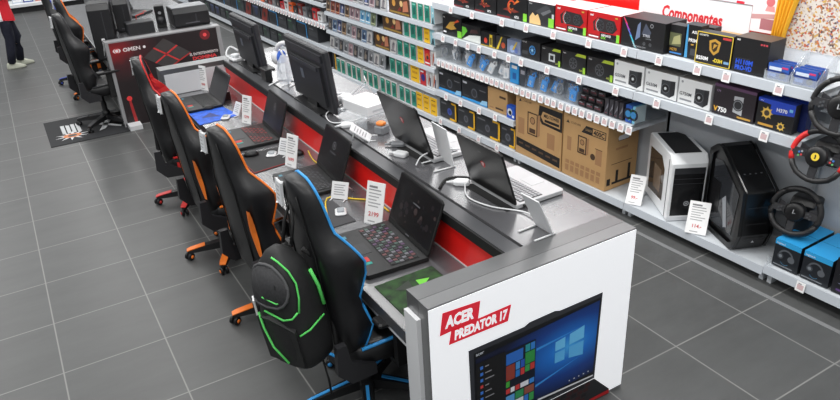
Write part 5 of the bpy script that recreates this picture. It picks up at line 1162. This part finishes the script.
# confetti wall panel and yellow curtain
def confetti():
    m = bpy.data.materials.new('confetti_print'); m.use_nodes = True; nt = m.node_tree; N = nt.nodes; L = nt.links; b = N['Principled BSDF']; b.inputs['Roughness'].default_value = .6
    tc = N.new('ShaderNodeTexCoord'); v = N.new('ShaderNodeTexVoronoi'); v.inputs['Scale'].default_value = 88; L.new(tc.outputs['Object'], v.inputs['Vector'])
    hs = N.new('ShaderNodeSeparateColor'); L.new(v.outputs['Color'], hs.inputs[0])
    cr = N.new('ShaderNodeValToRGB'); cr.color_ramp.interpolation = 'CONSTANT'; e = cr.color_ramp.elements
    cols = [(0, (206, 199, 192)), (.5, (150, 120, 96)), (.58, (196, 158, 84)), (.66, (190, 112, 66)), (.74, (120, 110, 140)), (.80, (190, 176, 168)), (.9, (90, 70, 70)), (.95, (180, 90, 70))]
    e[0].color = tuple(map(lin, cols[0][1])) + (1,); e[1].position = cols[1][0]; e[1].color = tuple(map(lin, cols[1][1])) + (1,)
    for p, c in cols[2:]: q = e.new(p); q.color = tuple(map(lin, c)) + (1,)
    L.new(hs.outputs[0], cr.inputs[0]); L.new(cr.outputs[0], b.inputs['Base Color']); return m
m = MB(); m.box(-.90, .90, 0, .01, 0, .55, confetti())
put(m, 'wall_poster', 'wall panel printed all over with coloured confetti dots', 'poster', -2.20, .418, 1.46)
m = MB(); n = 22
rings = []
for z, k in ((0, .55), (.12, .62), (.26, .8), (.42, 1.05), (.56, 1.2)):
    rings.append([(-.07 * 1 + k * .14 * (j / n) + .03 * (z - .2), -.012 - .018 * math.sin(j * 1.35 + z * 2), z) for j in range(n + 1)] + [(-.07 + k * .14 * (1 - j / n) + .03 * (z - .2), .01, z) for j in range(n + 1)])
m.loft(rings, C(232, 172, 38, .7), True)
put(m, 'curtain', 'gathered yellow curtain at the left edge of the confetti panel', 'curtain', -1.335, .395, 1.455)
m = MB(); m.box(-.90, .90, 0, .01, 0, .10, C(206, 209, 214, .4)); put(m, 'wall_trim_board', 'plain pale board below the confetti panel', 'board', -2.20, .424, 1.36)

# ------------------------------------------------------------------ video game racks
GT = {'a': 1.115, 'b': .895, 'c': .65, 'd': .405, 'e': .10}
ORD = {'a': 'top', 'b': 'second', 'c': 'third', 'd': 'fourth', 'e': 'lowest'}
for lab, a, b in (('video game rack beside the components shelves', 3.53, 2.205), ('video game rack farther from the components shelves', 4.86, 3.535)):
    shelf_bay(lab, a, b, list(GT.values()), depth=.40, lips=.045, back_h=1.36)
m = MB(); m.box(-1.3, 1.3, 0, .01, 0, .5, RED); m.fr(-1.25, 1.25, .05, .4, C(230, 228, 230), 1); put(m, 'header_board', 'white and red header board above the video game racks', 'sign', 3.53, .40, 1.36)
def game_case(cover, strip):
    m = MB(); w, h = .128, .178
    m.T = RX(-.12); m.box(-w / 2, w / 2, 0, .016, 0, h, C(168, 172, 176, .3)); m.fr(-w * .46, w * .46, h * .03, h * .86, C(*cover[0], .4), 1); m.fr(-w * .46, w * .46, h * .87, h * .97, C(*strip, .4), 1)
    m.fp([(-w * .3, h * .1), (w * .1, h * .1), (w * .2, h * .5), (-w * .05, h * .78), (-w * .25, h * .55)], C(*cover[1], .4), 2); m.fc(w * .08, h * .6, w * .13, C(*cover[2], .4), 3, 8); m.fr(-w * .4, w * .4, h * .12, h * .2, C(*cover[2], .4), 3)
    return m
DES = [('grey', [(128, 130, 134), (70, 72, 76), (190, 190, 194)], (206, 208, 210)), ('dark grey', [(66, 66, 72), (130, 120, 110), (40, 40, 44)], (190, 192, 196)), ('brown', [(118, 96, 78), (60, 48, 42), (176, 150, 120)], (60, 60, 64)), ('blue', [(84, 108, 140), (40, 54, 80), (180, 196, 210)], (200, 204, 208)),
       ('pale', [(190, 188, 186), (130, 126, 130), (90, 92, 98)], (150, 154, 160)), ('green', [(110, 124, 96), (70, 76, 60), (170, 176, 140)], (70, 72, 76)), ('rust red', [(140, 62, 48), (70, 34, 30), (190, 140, 110)], (40, 40, 44)), ('navy', [(44, 52, 84), (120, 130, 170), (206, 200, 196)], (90, 110, 160)), ('light blue', [(130, 180, 206), (50, 120, 170), (220, 230, 236)], (226, 228, 230)), ('pink grey', [(160, 132, 138), (100, 82, 92), (200, 186, 186)], (190, 192, 194))]
protos = {}
def place_case(k, s, tier):
    n, cv, st = DES[k]
    if k not in protos: o = game_case(cv, st).build('game_case'); protos[k] = o
    else: o = protos[k].copy(); COL.objects.link(o)
    o.location = GL(s, .025, GT[tier] + .002); o.rotation_euler = (0, 0, GR)
    tag(o, 'slim game case with a %s cover on the %s shelf of the game racks' % (n, ORD[tier]), 'game', 'game cases with %s covers, %s rack shelf' % (n, ORD[tier]))
def run(tier, s0, s1, seq):
    n = int((s0 - s1) / .137)
    for i in range(n): place_case(seq[i % len(seq)], s0 - .137 * (i + .5), tier)
run('a', 4.84, 3.16, [5, 4, 5, 0, 1, 9, 4, 0, 7, 9, 1, 4])
run('b', 4.84, 3.34, [2, 6, 6, 7, 2, 9, 9, 8, 8, 5, 4])
run('c', 4.84, 3.56, [1, 3, 7, 2, 0, 9, 1, 3, 4])
place_case(4, 3.10, 'c')
run('d', 4.84, 3.26, [4, 0, 1, 0, 9, 1, 0, 1, 0, 4, 0])
def bigbox(label, s0, s1, tier, kind, group=None, h=.19):
    w = s0 - s1 - .008; m = MB(); m.box(-w / 2, w / 2, 0, .22, 0, h, C(228, 230, 230, .5))
    if kind == 'gold':
        m.fr(-w * .5, w * .5, 0, h, C(74, 52, 34), 1); m.fc(-w * .25, h * .62, h * .2, C(206, 150, 70), 2, 10); m.fc(w * .1, h * .66, h * .18, C(226, 190, 130), 2, 10); m.fp([(w * .15, h * .2), (w * .42, h * .3), (w * .38, h * .9), (w * .2, h * .8)], C(190, 120, 90), 2); m.fr(-w * .45, w * .45, h * .05, h * .16, C(150, 120, 50), 2); m.fp([(-w * .1, h * .2), (w * .1, h * .24), (w * .05, h * .5)], C(130, 50, 40), 3)
    elif kind == 'teal':
        m.fr(-w * .44, w * .38, h * .02, h * .94, TEAL, 1); m.fp([(-w * .3, h * .2), (w * .2, h * .3), (w * .1, h * .7), (-w * .2, h * .6)], C(18, 96, 84), 2); m.fr(-w * .3, w * .2, h * .78, h * .86, C(120, 196, 180), 2); m.fr(w * .40, w * .5, h * .02, h * .9, C(196, 150, 130), 1)
    elif kind == 'yellow':
        m.fr(-w * .5, w * .5, 0, h, C(240, 190, 30), 1); m.fr(-w * .3, w * .3, h * .5, h * .64, C(206, 150, 30), 2); m.fr(-w * .3, w * .2, h * .2, h * .26, C(150, 110, 40), 2); m.fr(-w * .3, w * .3, h * .8, h * .86, C(150, 110, 40), 2)
    elif kind == 'red':
        m.fr(-w * .5, w * .5, 0, h, C(206, 36, 40), 1); m.fc(0, h * .5, w * .34, C(226, 110, 60), 2, 10); m.fc(w * .05, h * .45, w * .2, C(70, 40, 50), 3, 8); m.fr(-w * .4, w * .4, h * .1, h * .18, CARD, 2)
    elif kind == 'redblue':
        m.fr(-w * .5, w * .5, 0, h, C(196, 40, 46), 1); m.fc(0, h * .45, w * .34, C(40, 50, 130), 2, 10); m.fr(-w * .4, w * .1, h * .75, h * .84, CARD, 2)
    elif kind == 'sky':
        m.fr(-w * .5, w * .5, 0, h, C(150, 204, 216), 1); m.fp([(-w * .4, 0), (w * .4, 0), (w * .2, h * .4), (-w * .1, h * .3)], C(40, 70, 80), 2); m.fc(w * .1, h * .6, w * .2, C(220, 230, 230), 2, 8)
    elif kind == 'white':
        m.fr(-w * .4, w * .2, h * .1, h * .8, C(190, 180, 178), 1); m.fp([(-w * .2, h * .1), (w * .3, h * .5), (w * .1, h * .9)], C(180, 90, 60), 2); m.fr(w * .2, w * .42, h * .1, h * .6, C(60, 64, 90), 2)
    put(m, 'boxed_game', label, 'game box', (s0 + s1) / 2, .035, GT[tier] + .002, group)
for tier, g0, g1 in (('a', 3.15, 2.68), ('b', 3.32, 2.87), ('c', 3.55, 3.18)):
    bigbox('wide dark brown and gold game box on the %s shelf of the game racks' % ORD[tier], g0, g1, tier, 'gold')
for tier, t0, t1, n in (('a', 2.66, 2.28, 3), ('b', 2.85, 2.44, 3), ('c', 3.02, 2.59, 3), ('d', 3.22, 2.77, 3)):
    for k in range(n): bigbox('teal game box, %s of three on the %s shelf of the game racks' % (('left', 'middle', 'right')[k], ORD[tier]), t0 + (t1 - t0) * k / n, t0 + (t1 - t0) * (k + 1) / n, tier, 'teal')
for tier, a, b in (('b', 2.43, 2.31), ('c', 2.58, 2.45), ('d', 2.75, 2.56)): bigbox('yellow game box on the %s shelf of the game racks' % ORD[tier], a, b, tier, 'yellow')
bigbox('narrow sky blue game box at the right end of the second rack shelf', 2.305, 2.215, 'b', 'sky'); bigbox('red game box with an orange disc on the third rack shelf', 2.44, 2.32, 'c', 'red'); bigbox('white printed game box at the right end of the third rack shelf', 2.315, 2.215, 'c', 'white')
bigbox('red game box with a blue disc on the fourth rack shelf', 2.55, 2.42, 'd', 'redblue'); bigbox('white printed game box left of another on the fourth rack shelf', 2.415, 2.32, 'd', 'white'); bigbox('white printed game box at the right end of the fourth rack shelf', 2.315, 2.215, 'd', 'white')
bigbox('sky blue game box at the right end of the top rack shelf', 2.275, 2.21, 'a', 'sky')
s_ = 4.70
for k in range(14):
    bigbox('teal game box in the row on the lowest shelf of the game racks', s_, s_ - .128, 'e', 'teal', 'teal game boxes on the lowest rack shelf'); s_ -= .128 + (.05 if k % 3 == 1 else .008)
for k in range(3): bigbox('yellow game box, %s of three on the lowest rack shelf' % ('left', 'middle', 'right')[k], 2.66 - .147 * k, 2.66 - .147 * (k + 1) + .004, 'e', 'yellow', h=.2)
pbox('narrow yellow and black pack at the far left end of the lowest rack shelf', 4.855, 4.74, GT['e'], .26, .1, C(30, 30, 32), lambda m, w, h: m.fr(w * .2, w * .45, 0, h, YEL, 1))

# ------------------------------------------------------------------ peripherals shelving beyond the games
LAV = [.10, .39, .70, .985]
for k in range(6):
    a = 12.85 - k * 1.33
    shelf_bay('shelving unit with dark keyboard and headset boxes, %s beyond the video game racks' % ('sixth', 'fifth', 'fourth', 'third', 'second', 'first')[k], a, a - 1.325, LAV, depth=.42, lips=.05, back_h=1.30, tags={.70: spaced(a, a - 1.3, .1, .01)} if k > 2 else {}, foot=False)
BC = C(58, 150, 214, .4); NV2 = C(34, 36, 44, .4)
def d_per(kind):
    def f(m, w, h):
        if kind == 'cyan':
            m.fp([(-w * .5, h), (w * .5, h), (w * .5, h * .9), (-w * .5, h * .9)], BC, 1); m.fr(w * .42, w * .5, 0, h, BC, 1); m.fr(-w * .4, w * .3, h * .2, h * .7, C(36, 40, 44), 1)
        elif kind == 'red': m.fp([(-w * .5, 0), (w * .2, 0), (w * .5, h), (-w * .1, h)], C(130, 44, 34), 1); m.fc(0, h * .5, h * .2, BK, 2)
        elif kind == 'green': m.fr(-w * .4, w * .4, h * .2, h * .6, C(46, 66, 56), 1); m.fr(-w * .4, w * .0, h * .7, h * .8, C(90, 130, 100), 1); m.fc(w * .2, h * .4, h * .2, C(74, 80, 84), 2)
        elif kind == 'blue': m.fc(0, h * .5, h * .3, C(50, 60, 96), 1); m.fr(-w * .4, w * .3, h * .74, h * .86, C(90, 100, 140), 1)
        else: m.fr(-w * .4, w * .4, h * .3, h * .6, GR1, 1); m.fr(-w * .3, w * .1, h * .7, h * .78, GR2, 1)
    return f
NAMES = {'cyan': 'black box edged in bright blue', 'red': 'black box with a dark red slash', 'green': 'dark box with a grey green panel', 'blue': 'dark navy box with a round picture', 'grey': 'dark box with grey bars'}
def per_row(z, tier, s0, s1, seq, w, h, dep=.2, d=.04):
    x = s0; i = 0
    while x - w > s1:
        k = seq[i % len(seq)]
        pbox('%s on the %s shelf of the peripherals shelving' % (NAMES[k], tier), x, x - w, z, h * random.uniform(.9, 1.0), dep, NV2 if k != 'grey' else C(44, 46, 50), d_per(k), d=d, name='peripheral_box', group='%s, %s peripherals shelf' % (NAMES[k], tier))
        x -= w + random.uniform(.01, .03); i += 1
per_row(.39, 'third', 12.0, 4.88, ['red', 'blue', 'red', 'cyan', 'grey', 'green', 'cyan', 'grey', 'cyan', 'green'], .36, .23)
per_row(.10, 'lowest', 12.0, 4.88, ['blue', 'grey', 'green', 'grey', 'green', 'blue'], .30, .21)
def small(z, s0, s1):
    x = s0; i = 0
    P_ = [('orange', (226, 96, 40)), ('black', (34, 34, 36)), ('dark red', (120, 40, 36)), ('grey', (110, 112, 116)), ('black', (34, 34, 36)), ('bright red', (196, 44, 50)), ('white', (214, 214, 214))]
    while x - .16 > s1:
        n, c = P_[i % 7]
        pbox('small %s pack on the second shelf of the peripherals shelving' % n, x, x - .15, z, .10 + .06 * ((i * 5) % 3) / 2, .06, C(*c, .5), lambda m, w, h: (m.fr(-w * .4, w * .3, h * .6, h * .8, C(60, 60, 64), 1), m.fc(0, h * .35, h * .2, C(150, 140, 136), 2, 8)), name='accessory_pack', cat='pack', group='small %s packs on the second peripherals shelf' % n)
        x -= .17; i += 1
small(.70, 8.6, 4.88)
for k in range(4):
    m = MB(); m.cbox(-.20, .20, 0, .24, 0, .03, .01, C(38, 39, 42, .4)); m.box(-.17, .17, .03, .2, .03, .036, C(64, 66, 70))
    for r_ in range(4):
        for c in range(10): m.box(-.165 + .033 * c, -.14 + .033 * c, .04 + .04 * r_, .07 + .04 * r_, .036, .042, C(28, 28, 30))
    put(m, 'keyboard', 'black keyboard lying on the top shelf of the peripherals shelving', 'keyboard', 5.15 + .45 * k, .03, .986, 'keyboards on the top peripherals shelf')

# ------------------------------------------------------------------ far white display table
ft = thing('display_table', 'low white display table far away at the top left', 'display table', (1.2, 14.5, 0), .03)
m = MB(); m.box(-.9, .75, -.35, .35, .13, .19, C(226, 228, 230)); m.build('top', ft)
m = MB(); m.box(-.86, .71, -.28, .3, 0, .13, C(26, 26, 28, .7)); m.build('plinth', ft)
for k, (x, c, n) in enumerate(((-.62, (206, 214, 226), 'pale blue'), (-.40, (60, 80, 150), 'dark blue'), (-.16, (206, 120, 110), 'salmon'), (.06, (196, 60, 60), 'red'), (.28, (120, 150, 190), 'grey blue'), (.52, (226, 226, 230), 'white'))):
    m = MB(); m.cbox(-.10, .10, -.08, .08, 0, .14, .008, C(*c)); m.fr(-.08, .08, .03, .07, CARD, 1, y=-.08); m.fr(-.08, .03, .09, .12, C(60, 60, 70), 1, y=-.08)
    tag(m.build('product_box', loc=(1.2 + x, 14.42, .19)), '%s box on the far white display table' % n, 'box')
